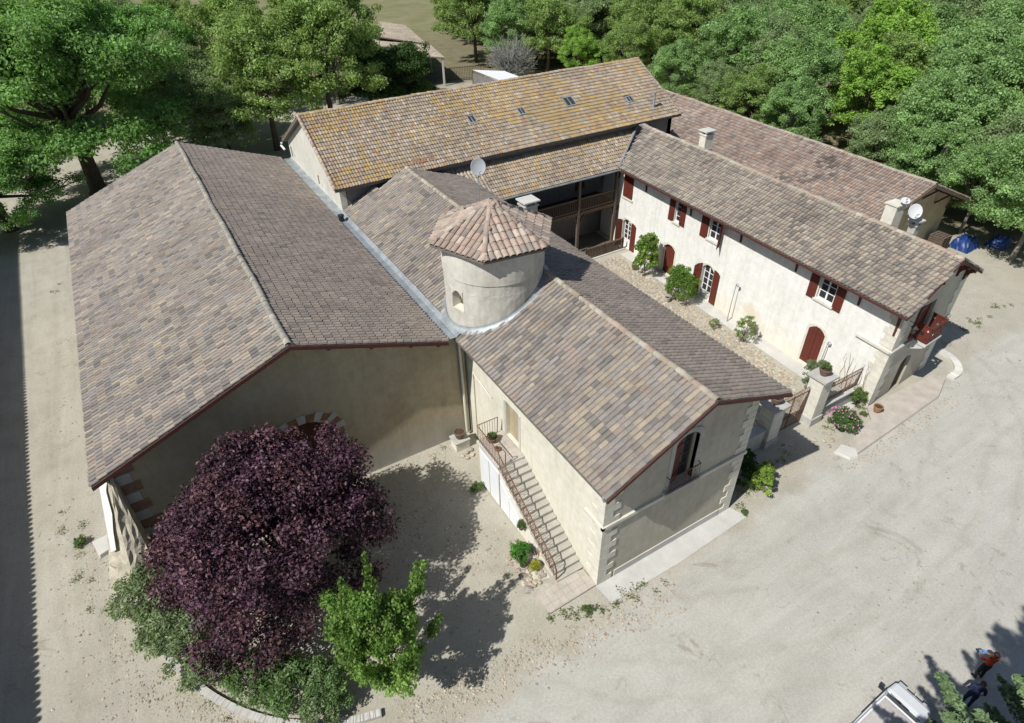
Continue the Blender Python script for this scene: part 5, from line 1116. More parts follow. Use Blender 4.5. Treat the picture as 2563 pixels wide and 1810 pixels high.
def strewn(name, label, spots, seed, smin, smax, mat_cols):
    rs = np.random.RandomState(seed); P = []
    for (x0, y0), (x1, y1), w, n_ in spots:
        t = rs.rand(n_); d = np.array([x1 - x0, y1 - y0]); nrm = np.array([-d[1], d[0]]) / np.linalg.norm(d); P.append(np.array([x0, y0]) + t[:, None] * d + nrm * (rs.normal(0, w / 2, n_))[:, None])
    P = np.concatenate(P); n_ = len(P); sz = smin + (smax - smin) * rs.rand(n_) ** 3; ang = rs.uniform(0, 6.3, n_)
    V = IV[None] * np.stack([sz * rs.uniform(.8, 1.4, n_), sz, sz * .55], 1)[:, None, :] * rs.uniform(.8, 1.15, (n_, len(IV), 1)); c_, s_ = np.cos(ang)[:, None], np.sin(ang)[:, None]
    V = np.stack([V[..., 0] * c_ - V[..., 1] * s_, V[..., 0] * s_ + V[..., 1] * c_, V[..., 2]], -1) + np.concatenate([P, np.full((n_, 1), .006)], 1)[:, None, :]
    col_ = np.array(mat_cols)[rs.randint(0, len(mat_cols), n_)] * rs.uniform(.75, 1.15, (n_, 1))
    me = np_mesh(name, V, (IF[None] + (np.arange(n_) * len(IV))[:, None, None]).reshape(-1, 3), 'stone_attr', 'tc', np.repeat(col_, len(IV), 0)); tag(link(bpy.data.objects.new(name, me)), label, 'gravel', None, 'stuff')
strewn('gravel', 'loose gravel and stones strewn over the yard', [((-9.5, -6.1), (3.0, -7.6), .9, 1500), ((-9.0, -6.0), (-3.0, -6.4), .6, 500), ((8.3, -5.2), (14.5, -4.6), .7, 800), ((15, -6.9), (25, -6.6), .5, 700), ((-15, 5.4), (-.5, 5.4), .5, 700), ((-18.2, 9), (-17.5, -1), 1.2, 700),
    ((-17, 0), (-12, -5.8), .7, 700), ((-8, 4.2), (-2.5, -3.5), 2.5, 1300), ((6, -14), (30, -9), 5.0, 900), ((-19, 30), (-19.5, 0), 1.6, 500), ((30, -6), (40, 2), 3.0, 500)], 55, .014, .062, PAL_ROCK)
rs = np.random.RandomState(66); Pw = []
for (x0, y0), (x1, y1), n_ in (((-2.4, -6.0), (3, -6.9), 26), ((-17.0, 2.0), (-13.0, -4.6), 26), ((7.9, -5.9), (13.5, -4.2), 22), ((-15, 5.3), (-2, 5.3), 16), ((16.5, -4.2), (20, -4.1), 18), ((-19.4, 12), (-18.6, 4), 12), ((14.2, -2), (15.3, 17), 40), ((28.8, -3), (42, -3), 24), ((30, 4.2), (42, 3.5), 20), ((-20, 36), (-14, 45), 30)):
    t = rs.rand(n_); Pw.append(np.stack([x0 + (x1 - x0) * t + rs.normal(0, .25, n_), y0 + (y1 - y0) * t + rs.normal(0, .25, n_)], 1))
Pw = np.concatenate(Pw); Pw = np.repeat(Pw, 26, 0); n_ = len(Pw); Pw = np.concatenate([Pw + rs.normal(0, .10, (n_, 2)), rs.rand(n_, 1) * .12], 1); Nw = rs.normal(size=(n_, 3)) + [0, 0, .6]; Nw /= np.linalg.norm(Nw, axis=1, keepdims=True)
V, F, K = leaf_cloud(Pw, Nw, .10, np.array([(.17, .22, .07), (.24, .25, .10), (.12, .18, .05)])[rs.randint(0, 3, n_)] * rs.uniform(.7, 1.2, (n_, 1)), rs, .35); tag(link(bpy.data.objects.new('weeds', np_mesh('weeds', V, F, 'leaf', 'lc', K))), 'sparse low weeds along walls and kerbs', 'weeds', None, 'stuff')

# ------------------------------------------------------------------ white van, grey car, blue tarpaulins
def wheel(t, c, r=.31, w=.2, ax=(0, 1, 0)):
    ax = Vector(ax); c = Vector(c); M = Matrix.Translation(c) @ ax.to_track_quat('Z', 'Y').to_matrix().to_4x4()
    k = MB(M).lathe([(r * .6, -w / 2), (r * .95, -w / 2), (r, -w * .3), (r, w * .3), (r * .95, w / 2), (r * .6, w / 2)], (0, 0, 0), 20).build('tyre', 'rubber', t); MB(M).lathe([(.03, -w * .44), (r * .62, -w * .40), (r * .62, w * .40), (.03, w * .44)], (0, 0, 0), 14).build('rim', 'dish_grey', k)
def loft(secs, mat, name, parent, xf):
    m = MB(xf); n = len(secs[0]); vs = [p for s_ in secs for p in s_]; fs = [(i * n + k, i * n + (k + 1) % n, (i + 1) * n + (k + 1) % n, (i + 1) * n + k) for i in range(len(secs) - 1) for k in range(n)]
    fs += [tuple(range(n))[::-1], tuple((len(secs) - 1) * n + k for k in range(n))]; o = m.add(vs, fs).build(name, mat, parent, False)
    bv = o.modifiers.new('bevel', 'BEVEL'); bv.width = .035; bv.segments = 2; bv.limit_method = 'ANGLE'; bv.angle_limit = .45; return o
def car(loc, rz, L, Wd, paint, label, roofmat, name, sc=1.0, H=1.45, hood=.93, cab=(.36, .60), cabend=.02):
    t = thing(name, label, 'car', loc); X = Matrix.Translation(loc) @ Matrix.Rotation(rz, 4, 'Z') @ Matrix.Diagonal((sc, sc, sc, 1)); w = Wd / 2
    def sec(x, zt, ww, zb=.28, sh=.62): return [(x, -ww * .96, zb), (x, ww * .96, zb), (x, ww, sh), (x, ww * .97, zt - .06), (x, ww * .86, zt), (x, -ww * .86, zt), (x, -ww * .97, zt - .06), (x, -ww, sh)]
    h = L / 2
    loft([sec(-h, .82, w * .90), sec(-h + .12, .93, w * .97), sec(-h * .2, .96, w), sec(h * .42, .97, w), sec(h * .62, hood + .02, w * .99), sec(h - .22, hood - .12, w * .95), sec(h, hood - .28, w * .86, .32, .5)], paint, 'body', t, X)
    x1, x0 = h * .52, -h * .94
    def cs(x, z, ww): return [(x, -ww, z), (x, ww, z)]
    g = MB(X); B = [(x1, .95, w * .90), (x0, .95, w * .90)]; Tt = [(x1 - .62, H - .05, w * .76), (x0 + .30, H - .05, w * .76)]
    vs = [(x, s_ * ww, z) for x, z, ww in B + Tt for s_ in (-1, 1)]
    g.add(vs, [(0, 1, 5, 4), (2, 6, 7, 3), (0, 4, 6, 2), (1, 3, 7, 5), (4, 5, 7, 6), (0, 2, 3, 1)]); g.build('glazing', 'glass', t)
    r = MB(X); xf_, xr_ = Tt[0][0], Tt[1][0]; wr = w * .77
    r.add([(xf_ + .02, -wr, H - .05), (xf_ + .02, wr, H - .05), (xr_ - .02, wr, H - .05), (xr_ - .02, -wr, H - .05), (xf_ - .08, -wr * .93, H), (xf_ - .08, wr * .93, H), (xr_ + .06, wr * .93, H), (xr_ + .06, -wr * .93, H)], [(4, 5, 6, 7), (0, 1, 5, 4), (1, 2, 6, 5), (2, 3, 7, 6), (3, 0, 4, 7), (3, 2, 1, 0)])
    r.build('roof', roofmat, t)
    f = MB(X)
    for s_ in (-1, 1):
        f.bar((x1 - .0, s_ * w * .905, .95), (xf_, s_ * wr, H - .04), .07, .05); f.bar((x0, s_ * w * .905, .95), (xr_, s_ * wr, H - .04), .12, .05); f.bar((0, s_ * w * .91, .95), (-.05, s_ * wr, H - .04), .09, .04); f.bar((xf_, s_ * wr, H - .03), (xr_, s_ * wr, H - .03), .06, .05)
    f.bar((xf_ + .02, -wr, H - .035), (xf_ + .02, wr, H - .035), .07, .05); f.bar((x1 + .02, -w * .88, .965), (x1 + .02, w * .88, .965), .10, .04)
    f.build('pillars', paint, t)
    for s_ in (-1, 1):
        mi = MB(X).obox((x1 - .12, s_ * (w + .13), 1.02), (.05, 0, 0), (0, .10, 0), (0, 0, .075)).build('mirror', 'plastic_black', t); MB(X).obox((h - .07, s_ * w * .62, .66), (.07, 0, 0), (0, w * .2, 0), (0, 0, .09)).build('headlight', 'dish_grey', t)
        MB(X).bar((x1 - .05, s_ * w * .2 - .05, 1.005), (x1 - .03, s_ * w * .2 + .42, 1.02), .02).build('wiper', 'plastic_black', t)
        for x in (h * .62, -h * .62): wheel(t, X @ Vector((x, s_ * (w - .10), .31)), .31 * sc, .2 * sc, Matrix.Rotation(rz, 3, 'Z') @ Vector((0, 1, 0)))
        MB(X).obox((.35, s_ * (w + .004), .72), (.9, 0, 0), (0, .012, 0), (0, 0, .02)).build('trim_strip', 'plastic_black', t)
    MB(X).obox((h - .02, 0, .42), (.09, 0, 0), (0, w * .86, 0), (0, 0, .1)).build('bumper', 'plastic_black', t); MB(X).obox((h * .80, 0, hood - .055), (.32, 0, 0), (0, .006, 0), (0, 0, .03)).build('bonnet_crease', paint, t)
    return t
car((5.05, -15.35, 0), math.radians(2), 4.0, 1.60, 'car_white', 'white car seen from above with pale bonnet and dusty roof', 'roof_dust', 'parked_car', .88)
car((42.6, -3.1, 0), math.radians(205), 4.0, 1.6, 'car_grey', 'grey car parked under the trees at the right edge', 'car_grey', 'parked_car')
def tarp(loc, sx, sy, sz, label, seed):
    rs = np.random.RandomState(seed); nx, ny = 14, 10; V = []; F = []
    for j in range(ny + 1):
        for i in range(nx + 1):
            u, v = i / nx * 2 - 1, j / ny * 2 - 1; e = max(abs(u), abs(v)); z = sz * (1 - max(0, (e - .55) / .45) ** 1.6) * (.85 + .12 * math.sin(3 * u + seed) * math.cos(2 * v)) + rs.normal(0, .04) * (e < .95)
            V.append((loc[0] + u * sx + rs.normal(0, .04), loc[1] + v * sy + rs.normal(0, .04), max(.01, z)))
    for j in range(ny):
        for i in range(nx): F.append((j * (nx + 1) + i, j * (nx + 1) + i + 1, (j + 1) * (nx + 1) + i + 1, (j + 1) * (nx + 1) + i))
    me = np_mesh('tarpaulin', V, F, 'tarp_blue'); tag(link(bpy.data.objects.new('tarpaulin', me)), label, 'tarpaulin')
tarp((44.2, 3.6, 0), 1.0, .8, .95, 'crumpled blue tarpaulin over a heap left of the tree trunk', 1); tarp((46.8, 2.2, 0), .9, .7, .85, 'crumpled blue tarpaulin over a heap right of the tree trunk', 2)
pl = thing('pallet_stack', 'stack of weathered wooden pallets in the shade by the rear wing', 'pallets', (42.2, 4.6, 0))
for i in range(7):
    for j in range(5): MB().box(41.6, 42.8, 4.1 + j * .24, 4.27 + j * .24, .12 + i * .17, .15 + i * .17).build('board', 'grey_wood', pl)
    for j in (0, 1, 2): MB().box(41.62 + j * .54, 41.72 + j * .54, 4.1, 5.25, .02 + i * .17, .118 + i * .17).build('bearer', 'grey_wood', pl)

# ------------------------------------------------------------------ two people in the shade at the lower right
def person(loc, rz, h, label, shirt, trousers, shoes, arms, hairlen=.0, held=None):
    t = thing('person', label, 'person', loc); k = h / 1.75
    J = {'pel': (0, 0, .95, .125), 'waist': (0, .01, 1.08, .125), 'chest': (0, .015, 1.30, .145), 'neck0': (0, .0, 1.46, .07), 'neck': (0, -.01, 1.52, .055), 'head': (0, -.03, 1.62, .092), 'crown': (0, -.02, 1.70, .075),
         'nose': (0, -.125, 1.60, .018)}
    E = [('pel', 'waist', 1), ('waist', 'chest', 0), ('chest', 'neck0', 0), ('neck0', 'neck', 3), ('neck', 'head', 3), ('head', 'crown', 3), ('head', 'nose', 3)]
    for s, n in ((-1, 'l'), (1, 'r')):
        el, wr = arms[n]
        J.update({'hip' + n: (s * .095, 0, .90, .105), 'kn' + n: (s * .11, -.03, .50, .068), 'an' + n: (s * .115, .01, .10, .048), 'he' + n: (s * .115, .03, .05, .045), 'to' + n: (s * .13, -.16, .035, .042),
                  'sh' + n: (s * .185, .015, 1.40, .072), 'el' + n: (*el, .050), 'wr' + n: (*wr, .034)})
        w, e = Vector(wr), Vector(el); d = (w - e).normalized(); pm = w + d * .06; J['pa' + n] = (*pm, .036)
        E += [('pel', 'hip' + n, 1), ('hip' + n, 'kn' + n, 1), ('kn' + n, 'an' + n, 1), ('an' + n, 'he' + n, 2), ('he' + n, 'to' + n, 2), ('chest', 'sh' + n, 0), ('sh' + n, 'el' + n, 0), ('el' + n, 'wr' + n, 3), ('wr' + n, 'pa' + n, 3)]
        side = d.cross(Vector((0, 0, 1))); side = side.normalized() if side.length > .1 else Vector((1, 0, 0)); cur = side.cross(d).normalized() * -1
        for f, (o, L) in enumerate(((-.03, .07), (-.01, .085), (.012, .08), (.032, .06))):
            a = pm + side * o + d * .03; b = a + d * L * .6; c = b + d * L * .4 + cur * .02
            J['f%d0' % f + n] = (*a, .011); J['f%d1' % f + n] = (*b, .0095); J['f%d2' % f + n] = (*c, .008); E += [('pa' + n, 'f%d0' % f + n, 3), ('f%d0' % f + n, 'f%d1' % f + n, 3), ('f%d1' % f + n, 'f%d2' % f + n, 3)]
        a = w + d * .02 + side * .04; J['th0' + n] = (*a, .012); J['th1' + n] = (*(a + d * .045 + side * .02), .0095); E += [('wr' + n, 'th0' + n, 3), ('th0' + n, 'th1' + n, 3)]
    names = list(J); me = bpy.data.meshes.new('body'); me.from_pydata([J[n][:3] for n in names], [(names.index(a), names.index(b)) for a, b, _ in E], [])
    o = bpy.data.objects.new('body', me); COL.objects.link(o); md = o.modifiers.new('s', 'SKIN'); sb = o.modifiers.new('d', 'SUBSURF'); sb.levels = sb.render_levels = 2
    for i, n in enumerate(names): v = me.skin_vertices[0].data[i]; v.radius = (J[n][3], J[n][3] * (.72 if n in ('chest', 'waist', 'pel') else 1)); v.use_root = n == 'pel'
    dg = bpy.context.evaluated_depsgraph_get(); bm_ = bpy.data.meshes.new_from_object(o.evaluated_get(dg)); bpy.data.objects.remove(o, do_unlink=True)
    bm_.materials.clear()
    for mt in (shirt, trousers, shoes, 'skin'): bm_.materials.append(MAT[mt])
    A = np.array([J[a][:3] for a, b, _ in E]); B = np.array([J[b][:3] for a, b, _ in E]); mm = np.array([c for _, _, c in E]); rr = np.array([max(J[a][3], J[b][3]) for a, b, _ in E])
    X = Matrix.Translation(loc) @ Matrix.Rotation(rz, 4, 'Z') @ Matrix.Diagonal((k, k, k, 1))
    for p in bm_.polygons:
        c = np.array(p.center); q = np.clip(((c - A) * (B - A)).sum(1) / ((B - A) ** 2).sum(1), 0, 1); d = np.linalg.norm(A + (B - A) * q[:, None] - c, axis=1) - rr * .8; p.material_index = int(mm[d.argmin()]); p.use_smooth = True
    bm_.transform(X); bm_.name = 'body'; link(bpy.data.objects.new('body', bm_), t)
    MB(X).lathe([(.05, 1.545), (.100, 1.60), (.104, 1.66), (.088, 1.715), (.045, 1.745), (.001, 1.75)], (0, .012, 0), 14, .98, 1.08).build('hair', 'hair', t, True)
    for s in (-1, 1): MB(X).lathe([(.001, -.014), (.014, 0), (.001, .014)], (s * .035, -.108, 1.625), 8).build('eye', 'hair', t); MB(X).lathe([(.001, -.03), (.018, 0), (.001, .03)], (s * .097, -.02, 1.615), 8).build('ear', 'skin', t)
    if held:
        hc = Vector((0, -.40, 1.12)); hd = thing(held[0], held[1], held[2], tuple(X @ hc)); MB(X).obox(hc, (.11, 0, 0), (0, .07, .02), (0, -.006, .02)).build('case', held[3], hd); MB(X).tube([hc + Vector((.08, .05, .02)), hc + Vector((.1, .02, .18))], .006, 5).build('antenna', 'plastic_black', hd)
person((9.85, -16.05, 0), math.radians(150), 1.76, 'person in an orange-red shirt and dark trousers standing in the conifer shade', 'cloth_red', 'cloth_black', 'cloth_black', {'l': ((-.27, -.10, 1.16), (-.12, -.33, 1.12)), 'r': ((.27, -.10, 1.16), (.12, -.33, 1.12))}, held=('remote_control', 'small pale blue remote control held by the person in the red shirt', 'remote', 'cloth_sky'))
person((8.45, -16.35, 0), math.radians(115), 1.70, 'person in dark navy clothes and pale blue shoes standing beside the person in red', 'cloth_navy', 'cloth_navy', 'cloth_sky', {'l': ((-.25, .02, 1.12), (-.25, -.10, .88)), 'r': ((.25, .02, 1.12), (.24, -.12, .90))})

# ------------------------------------------------------------------ conifers at the lower right
def conifer_kind(key, seed, h, R, base):
    rs = np.random.RandomState(seed); P = []; Nn = []; m = MB(); m.tube([(0, 0, -.1), (0, 0, h * .5), (0, 0, h)], [.2, .12, .02], 8); z = .8
    while z < h - .2:
        nb = 9; L = R * (1 - (z / h)) ** .8 * rs.uniform(.85, 1.1) + .12; ph = rs.uniform(0, 6)
        for b in range(nb):
            a = ph + 2 * PI * b / nb + rs.uniform(-.2, .2); Lb = L * rs.uniform(.72, 1.12); dr = np.array([math.cos(a), math.sin(a), -.12]); tipz = .18
            e = np.array([0, 0, z]) + dr * Lb + np.array([0, 0, tipz * Lb]); m.tube([(0, 0, z), tuple(np.array([0, 0, z]) + dr * Lb * .55), tuple(e)], [.03, .02, .008], 4)
            k = int(130 + 260 * Lb); t = rs.uniform(.12, 1.04, k); sd = np.array([-dr[1], dr[0], 0]); w = (1.05 - t) * Lb * .30 + .05
            P.append(np.array([0, 0, z]) + dr * (Lb * t)[:, None] + np.array([0, 0, 1]) * (tipz * Lb * t ** 2)[:, None] + sd * (rs.uniform(-1, 1, k) * w)[:, None] + rs.normal(0, .03, (k, 3)))
            Nn.append(rs.normal(size=(k, 3)) * .5 + [0, 0, 1])
        z += .42 + .10 * (1 - z / h)
    P = np.concatenate(P); Nn = np.concatenate(Nn); Nn /= np.linalg.norm(Nn, axis=1, keepdims=True); base = np.array(base); cols = base[rs.randint(0, len(base), len(P))] * rs.uniform(.75, 1.25, (len(P), 1))
    V, F, K = leaf_cloud(P, Nn, .15, cols, rs, .40, .3); VAR[key] = (np_mesh('crown', V, F, 'needle', 'lc', K), m.mesh('trunk', 'bark', True))
conifer_kind('fir', 3, 24.0, 4.9, [(.13, .20, .09), (.17, .24, .12), (.10, .16, .065)])
plant('fir', (.2, -20.15, 0), 'tall conifer at the lower right whose lit branches enter the frame below the two people', 'tree', 'fir_tree')
plant('fir', (5.9, -20.0, 0), 'conifer just beyond the lower right corner', 'tree', 'fir_tree', .72, 2.0)

# ------------------------------------------------------------------ trees behind
PG = [(0.227, 0.395, 0.124), (0.186, 0.338, 0.097), (0.268, 0.447, 0.162), (0.154, 0.291, 0.081)]              # plane trees, cool green
LG = [(0.288, 0.398, 0.132), (0.244, 0.348, 0.110), (0.332, 0.444, 0.165), (0.201, 0.297, 0.088)]               # locusts, yellowish green
BG = [(.27, .44, .085), (.225, .385, .07), (.32, .49, .115)]                                 # fresh bright green
OG = [(0.283, 0.376, 0.185), (0.242, 0.330, 0.152), (0.329, 0.422, 0.225), (0.196, 0.278, 0.118)]               # greyer oaks
CG = [(0.291, 0.442, 0.182), (0.250, 0.391, 0.149), (0.338, 0.493, 0.226), (0.203, 0.330, 0.116)]            # soft blue-green
tree_kind('plane', 101, 10.0, 8.8, 7.8, 520, 100000, .27, PG, .62, lr=(.75, 1.35), nb=26, spread=.8, up=.5, depth=.8)
tree_kind('locust', 102, 5.5, 6.2, 5.2, 300, 40000, .21, LG, .24, lr=(.45, .85), nb=16, spread=.8, up=.5, depth=.8)
tree_kind('locust2', 103, 5.1, 6.8, 4.8, 250, 34000, .21, LG, .18, lr=(.45, .85), nb=16, bark='bark_pale', spread=.8, up=.5, depth=.8)
tree_kind('soft', 104, 5.4, 6.0, 5.6, 330, 44000, .20, CG, .18, lr=(.45, .85), nb=16, bark='bark_pale', spread=.8, up=.5, depth=.8)
tree_kind('bright', 105, 5.0, 6.4, 5.4, 230, 30000, .23, BG, .22, lr=(.40, .75), nb=16, up=.9, spread=.7, depth=.8)
tree_kind('oak', 106, 5.3, 5.4, 5.0, 300, 40000, .20, OG, .22, lr=(.45, .85), nb=16, spread=.8, up=.5, depth=.8)
tree_kind('evergreen', 107, 3.2, 3.8, 3.3, 150, 18000, .22, [(.075, .135, .04), (.06, .11, .03), (.10, .175, .055)], .22, lr=(.4, .8), nb=8, depth=.8)
rs = np.random.RandomState(108); Lb_ = make_lobes(2.8, 2.9, 2.3, rs, 30, (.2, .34)); bm1 = MB()
for i in range(300):
    a = rs.uniform(0, 2 * PI); r_ = rs.uniform(.6, 2.9); z1 = rs.uniform(1.6, 5.0) * (1 - .08 * r_); s0 = Vector((r_ * .25 * math.cos(a), r_ * .25 * math.sin(a), rs.uniform(.8, 2.2))); e0 = Vector((r_ * math.cos(a), r_ * math.sin(a), z1)); mm_ = s0.lerp(e0, .55) + Vector(rs.normal(size=3)) * .15
    bm1.tube([s0, mm_, e0], [.03, .02, .006], 3)
    for j in range(3): bm1.tube([mm_.lerp(e0, .2 * j), mm_.lerp(e0, .2 * j) + Vector(rs.normal(size=3)) * .45], [.014, .004], 3)
simple('twig_grey', (.27, .27, .25), .95, .2, 4, .2, 30)
VAR['bare'] = (bm1.mesh('twigs', 'twig_grey'), trunk_mesh('trunk', rs, 2.2, .16, Lb_, 'bark_pale', 12))
plant('plane', (-15.4, 56.8, 0), 'huge spreading plane tree with thick trunk behind the barn', 'tree', 'plane_tree', 1.18, .4)
plant('plane', (-32.0, 72.0, 0), 'big plane tree at the left edge of the view', 'tree', 'plane_tree', .95, 2.0)
plant('plane', (-7.0, 79.0, 0), 'plane tree standing behind the huge one', 'tree', 'plane_tree', .95, 3.3)
plant('plane', (-22.0, 82.0, 0), 'plane tree at the top left corner', 'tree', 'plane_tree', 1.0, 4.4)
plant('plane', (-22.8, 51.0, 0), 'lower plane tree with crown hanging to the ground at the left edge', 'tree', 'plane_tree', .72, 5.2, None, .56)
plant('locust', (3.2, 59.5, 0), 'yellowish green tree above the long barn gable', 'tree', 'locust_tree', 1.3, .5)
plant('locust', (10.5, 61.0, 0), 'broad yellowish green tree behind the long barn ridge', 'tree', 'locust_tree', 1.45, 1.9)
plant('locust2', (15.5, 74.0, 0), 'tall yellowish tree left of the tiled shed', 'tree', 'locust_tree', 1.5, 3.0)
plant('locust', (4.5, 80.0, 0), 'yellowish tree between the plane trees and the tall yellowish tree', 'tree', 'locust_tree', 1.4, 4.0)
plant('locust2', (19.0, 96.0, 0), 'yellowish tree near the top edge beside the pale field', 'tree', 'locust_tree', 1.3, 1.0)
plant('oak', (-3.5, 66.5, 0), 'shady oak between the huge plane tree and the long barn', 'tree', 'oak_tree', 1.1, 1.0)
plant('oak', (-1.8, 59.5, 0), 'low dark oak beside the long barn gable', 'tree', 'oak_tree', .85, 2.0)
plant('oak', (-7.5, 70.0, 0), 'oak in front of the long low white wall', 'tree', 'oak_tree', 1.0, 3.0)
plant('evergreen', (21.8, 63.5, 0), 'dark evergreen tree in front of the open shed', 'tree', 'evergreen_tree', 1.3, 1.0)
plant('evergreen', (17.0, 64.5, 0), 'darkest evergreen tree left of the open shed', 'tree', 'evergreen_tree', 1.45, 3.0)
plant('bare', (41.5, 70.5, 0), 'grey leafless tree behind the white metal roof', 'tree', 'bare_tree', 1.5, .7)
plant('bright', (66.5, 27.5, 0), 'bright fresh green tree standing out of the wood', 'tree', 'bright_tree', 1.25, .3)
plant('bright', (54.5, 21.0, 0), 'lower bright green tree just behind the rear wing roof', 'tree', 'bright_tree', 1.0, 2.2)
plant('bright', (49.0, 63.0, 0), 'small bright green tree above the long barn ridge end', 'tree', 'bright_tree', .7, 1.2)
plant('soft', (44.9, .3, 0), 'slender tree with pale trunk between the blue tarpaulins', 'tree', 'soft_tree', .95, 1.0)
plant('soft', (50.5, -.8, 0), 'soft green tree at the right edge above the grey car', 'tree', 'soft_tree', 1.05, 2.0)
NAMED = [(-15.2, 56.6, 9), (-32, 72, 8), (-7, 79, 8), (3.2, 59.5, 6), (10.5, 61, 6), (15.5, 74, 6), (21.8, 63.5, 4), (17, 64.5, 4), (41.5, 70.5, 4.5), (66.5, 27.5, 4.8), (54.5, 21, 4.2), (49, 63, 3), (44.9, .3, 3.5), (50.5, -.8, 3.8), (4.5, 80, 5), (19, 96, 5), (-22, 82, 7)]
FRONT = [  # trees that can be told apart along the edge of the wood: kind, x, y, scale, label
    ('locust2', 52.5, 80.0, 1.2, 'yellowish tree right of the pale field'), ('locust', 44.0, 86.0, 1.25, 'broad yellowish tree above the bare tree'), ('oak', 57.0, 71.0, 1.25, 'dark-trunked oak above the long barn ridge'),
    ('locust2', 57.5, 60.5, 1.1, 'pale-stemmed tree above the end of the long barn ridge'), ('soft', 66.0, 60.0, 1.15, 'soft green tree behind the pale-stemmed tree'), ('locust2', 57.5, 50.5, 1.1, 'slim pale-trunked tree just beyond the rear roof corner'),
    ('soft', 57.0, 40.5, 1.15, 'rounded soft green tree above the middle of the rear roof'), ('oak', 65.0, 47.0, 1.2, 'grey-green oak behind the rounded soft green tree'), ('soft', 55.0, 30.5, 1.0, 'low soft green tree over the rear roof ridge'), ('soft', 64.5, 37.0, 1.15, 'soft green tree left of the bright green tree'),
    ('soft', 51.0, 12.0, 1.05, 'soft green tree over the near end of the rear wing'), ('soft', 60.0, 14.5, 1.2, 'large soft green tree at the right edge of the wood'), ('soft', 57.5, 5.0, 1.15, 'soft green tree at the middle right edge'),
    ('oak', 50.5, 5.2, .95, 'small shaded tree behind the blue tarpaulins'), ('soft', 68.5, 18.0, 1.15, 'soft green tree right of the bright green tree')]
for i_, (k, x, y, s_) in enumerate((('soft', 48.0, 10.5, .78), ('oak', 48.6, 15.5, .72), ('soft', 49.2, 26.0, .75), ('locust', 49.6, 31.5, .78), ('oak', 50.2, 36.5, .72), ('soft', 50.6, 45.0, .80), ('locust2', 51.2, 55.0, .85), ('soft', 46.5, 5.2, .72))):
    FRONT.append((k, x, y, s_, ('first', 'second', 'third', 'fourth', 'fifth', 'sixth', 'seventh', 'nearest')[i_] + ' of the low trees crowding the back of the rear wing'))
for k, x, y, s_, lab in FRONT: plant(k, (x, y, 0), lab, 'tree', k.rstrip('2') + '_tree', s_, rnd.uniform(0, 6.3)); NAMED.append((x, y, 4.2 * s_))
pts = []; tries = 0; r2 = random.Random(5)
while len(pts) < 230 and tries < 20000:
    tries += 1; x = r2.uniform(26, 200); y = r2.uniform(-6, 210)
    d = Vector((x, y, 5)) - CAM; z = d.dot(cF); u = 1281.5 + 1561.95 * d.dot(cR) / z; v = 905 - 1561.95 * d.dot(cU) / z
    if not (-130 < u < 2690) or v < -110: continue
    if x < 52 + max(0, 0.12 * (y - 10)) and y < 66: continue
    if y > 92 and x < 46 + (y - 92) * .42 and x > 24: continue                       # pale field
    if x < 44 and y < 98: continue
    if x + y > 195 and x > y * 1.6: continue                                          # vineyard beyond the wood
    if min([math.hypot(x - a, y - b) - r_ * .85 for a, b, r_ in NAMED] + [math.hypot(x - a, y - b) - 3.2 for a, b in pts] + [99]) < 1.0 + .008 * y: continue
    pts.append((x, y))
pts += [(-35 + 9 * i + r2.uniform(-2, 2), 106 + r2.uniform(-4, 8)) for i in range(6)]
KL = {'soft': 'soft green tree', 'oak': 'grey-green oak', 'locust': 'yellowish locust tree', 'locust2': 'pale-stemmed locust tree'}
for x, y in pts:
    k = r2.choices(['soft', 'oak', 'locust', 'locust2'], [3, 3.4, 1.6, 1.4] if x - y > 0 else [1.5, 3, 3, 2])[0]
    d = Vector((x, y, 6)) - CAM; z = d.dot(cF); u = 1281.5 + 1561.95 * d.dot(cR) / z; v = 905 - 1561.95 * d.dot(cU) / z
    zone = ('behind the plane trees' if u < 900 else 'above the long barn ridge' if u < 1500 else 'above the far rear wing' if u < 1800 else 'above the middle rear wing' if u < 2100 else 'above the near rear wing' if u < 2350 else 'near the right edge')
    row = 'in the front of the wood ' if v > 150 else 'in the middle of the wood ' if v > 60 else 'in the back of the wood '
    plant(k, (x, y, 0), KL[k] + ' ' + row + zone, 'tree', k.rstrip('2') + '_tree', r2.uniform(1.0, 1.4), r2.uniform(0, 6.3), k.rstrip('2') + ' trees ' + zone)
# undergrowth between the trunks
rs = np.random.RandomState(77); N = 16000; x = rs.uniform(46, 100, N); y = rs.uniform(-4, 100, N); ok = (x > 50 + .10 * np.maximum(0, y - 8)) | (y > 70); x, y = x[ok], y[ok]; dens = wobble(x * .8, y * .8, 4) > .15; x, y = x[dens], y[dens]; n = len(x)
P = np.stack([x, y, rs.rand(n) ** 2 * .9], 1); Nn = rs.normal(size=(n, 3)) + [0, 0, .8]; Nn /= np.linalg.norm(Nn, axis=1, keepdims=True)
V, F, K = leaf_cloud(P, Nn, .55, np.array([(.07, .11, .03), (.10, .13, .045), (.13, .12, .06)])[rs.randint(0, 3, n)] * rs.uniform(.7, 1.2, (n, 1)), rs, .5)
tag(link(bpy.data.objects.new('undergrowth', np_mesh('undergrowth', V, F, 'leaf', 'lc', K))), 'low green undergrowth between the trunks of the wood', 'undergrowth', None, 'stuff')

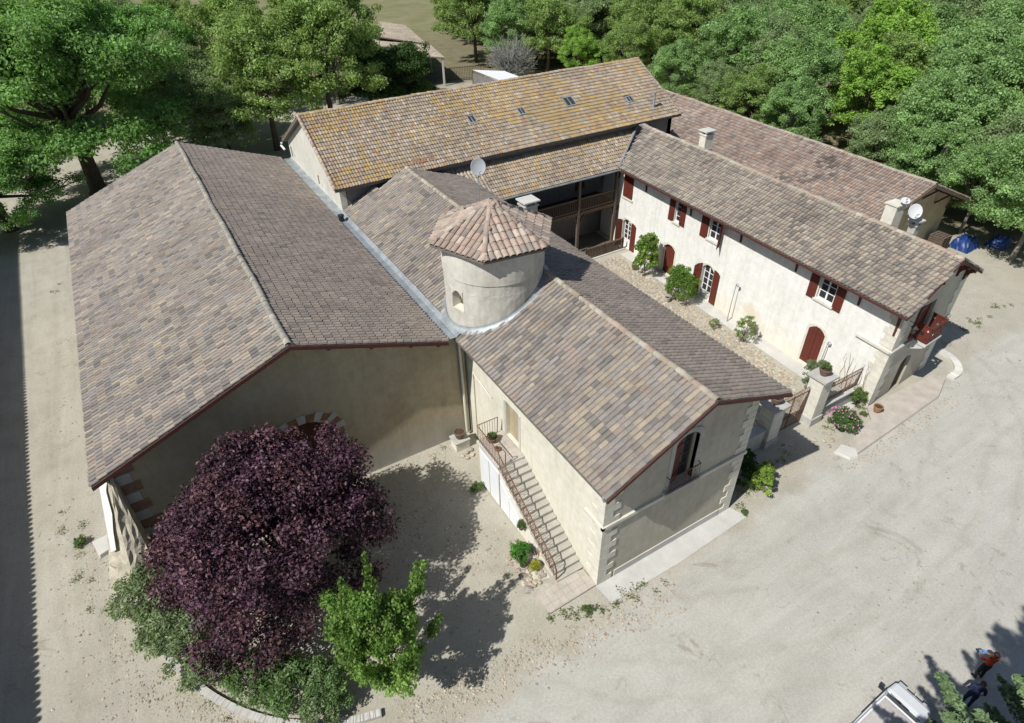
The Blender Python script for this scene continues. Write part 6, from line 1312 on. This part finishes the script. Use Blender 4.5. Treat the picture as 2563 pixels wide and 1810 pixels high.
# ------------------------------------------------------------------ sheds behind the long barn
sd = thing('open_shed', 'open-fronted shed with pale tiled roof at the back', 'shed', (32, 85, 0)); tS = math.radians(-13)
XS = Matrix.Translation((32.3, 74.8, 0)) @ Matrix.Rotation(tS, 4, 'Z'); WS = lambda a, b, z: tuple(XS @ Vector((a, b, z)))
for (a0, a1, b0, b1, zl, zh, sd_) in ((-8.5, .3, -.4, 9.5, 3.9, 5.2, 201), (-8.0, -.4, 9.6, 27, 4.2, 5.7, 202)):
    dk = MB(XS).poly([(a0, zh), (a1, zl), (a1, zl - .12), (a0, zh - .12)], lambda a, z, d: (a, d, z), b0, b1).build('roof', 'underlay', sd)
    tiles(dk, WS(a1, b0, zl), WS(a1, b1, zl), WS(a0, b0, zh), .30, .40, .08, PAL_PALE, sd_, None, 150)
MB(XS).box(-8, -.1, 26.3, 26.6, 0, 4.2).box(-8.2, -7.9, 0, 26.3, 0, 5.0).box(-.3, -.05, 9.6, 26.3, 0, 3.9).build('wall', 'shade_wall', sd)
for a, b in ((.05, -.2), (-4, -.2), (-8, -.2), (.05, 9)): MB(XS).box(a - .13, a + .13, b - .13, b + .13, 0, 3.9 + (-a) * .14).build('post', 'concrete', sd)
ms = thing('metal_lean_to', 'low lean-to with white corrugated metal roof', 'shed', (37, 65.5, 0)); m = MB(); nn = 30
A_, B_, C_, D_ = Vector((34.8, 70, 2.75)), Vector((38.5, 67, 2.65)), Vector((39.2, 61.8, 2.35)), Vector((35.6, 63.0, 2.45)); vs = []
for i in range(nn + 1):
    t = i / nn; dz = .05 * (i % 2)
    for s_ in (0, 1): q = A_.lerp(B_, t) if s_ == 0 else D_.lerp(C_, t); vs.append((q.x, q.y, q.z + dz))
m.add(vs, [(2 * i, 2 * i + 1, 2 * i + 3, 2 * i + 2) for i in range(nn)]); m.build('roof', 'metal_sheet', ms)
for q in (A_, B_, C_, D_): MB().box(q.x - .08, q.x + .08, q.y - .08, q.y + .08, 0, q.z - .03).build('post', 'grey_wood', ms)
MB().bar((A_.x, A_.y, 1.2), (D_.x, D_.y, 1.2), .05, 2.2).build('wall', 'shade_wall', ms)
ifn = thing('iron_fence', 'dark iron fence between the open shed and the metal roof', 'fence', (36, 77, 0)); m = MB()
for z in (.3, 1.9): m.bar((33.0, 76.8, z), (39.5, 75.2, z), .07, .06)
m.build('rail', 'iron', ifn)
for i in range(27): t = i / 26; x, y = 33 + 6.5 * t, 76.8 - 1.6 * t; MB().tube([(x, y, 0), (x, y, 2.05)], .035, 4).build('picket', 'iron', ifn)
lw3 = MB().bar((-9.6, 75.0, .22), (2.2, 78.0, .22), .55, .5).build('low_wall', 'concrete_pale'); tag(lw3, 'long low white wall behind the plane tree', 'wall')
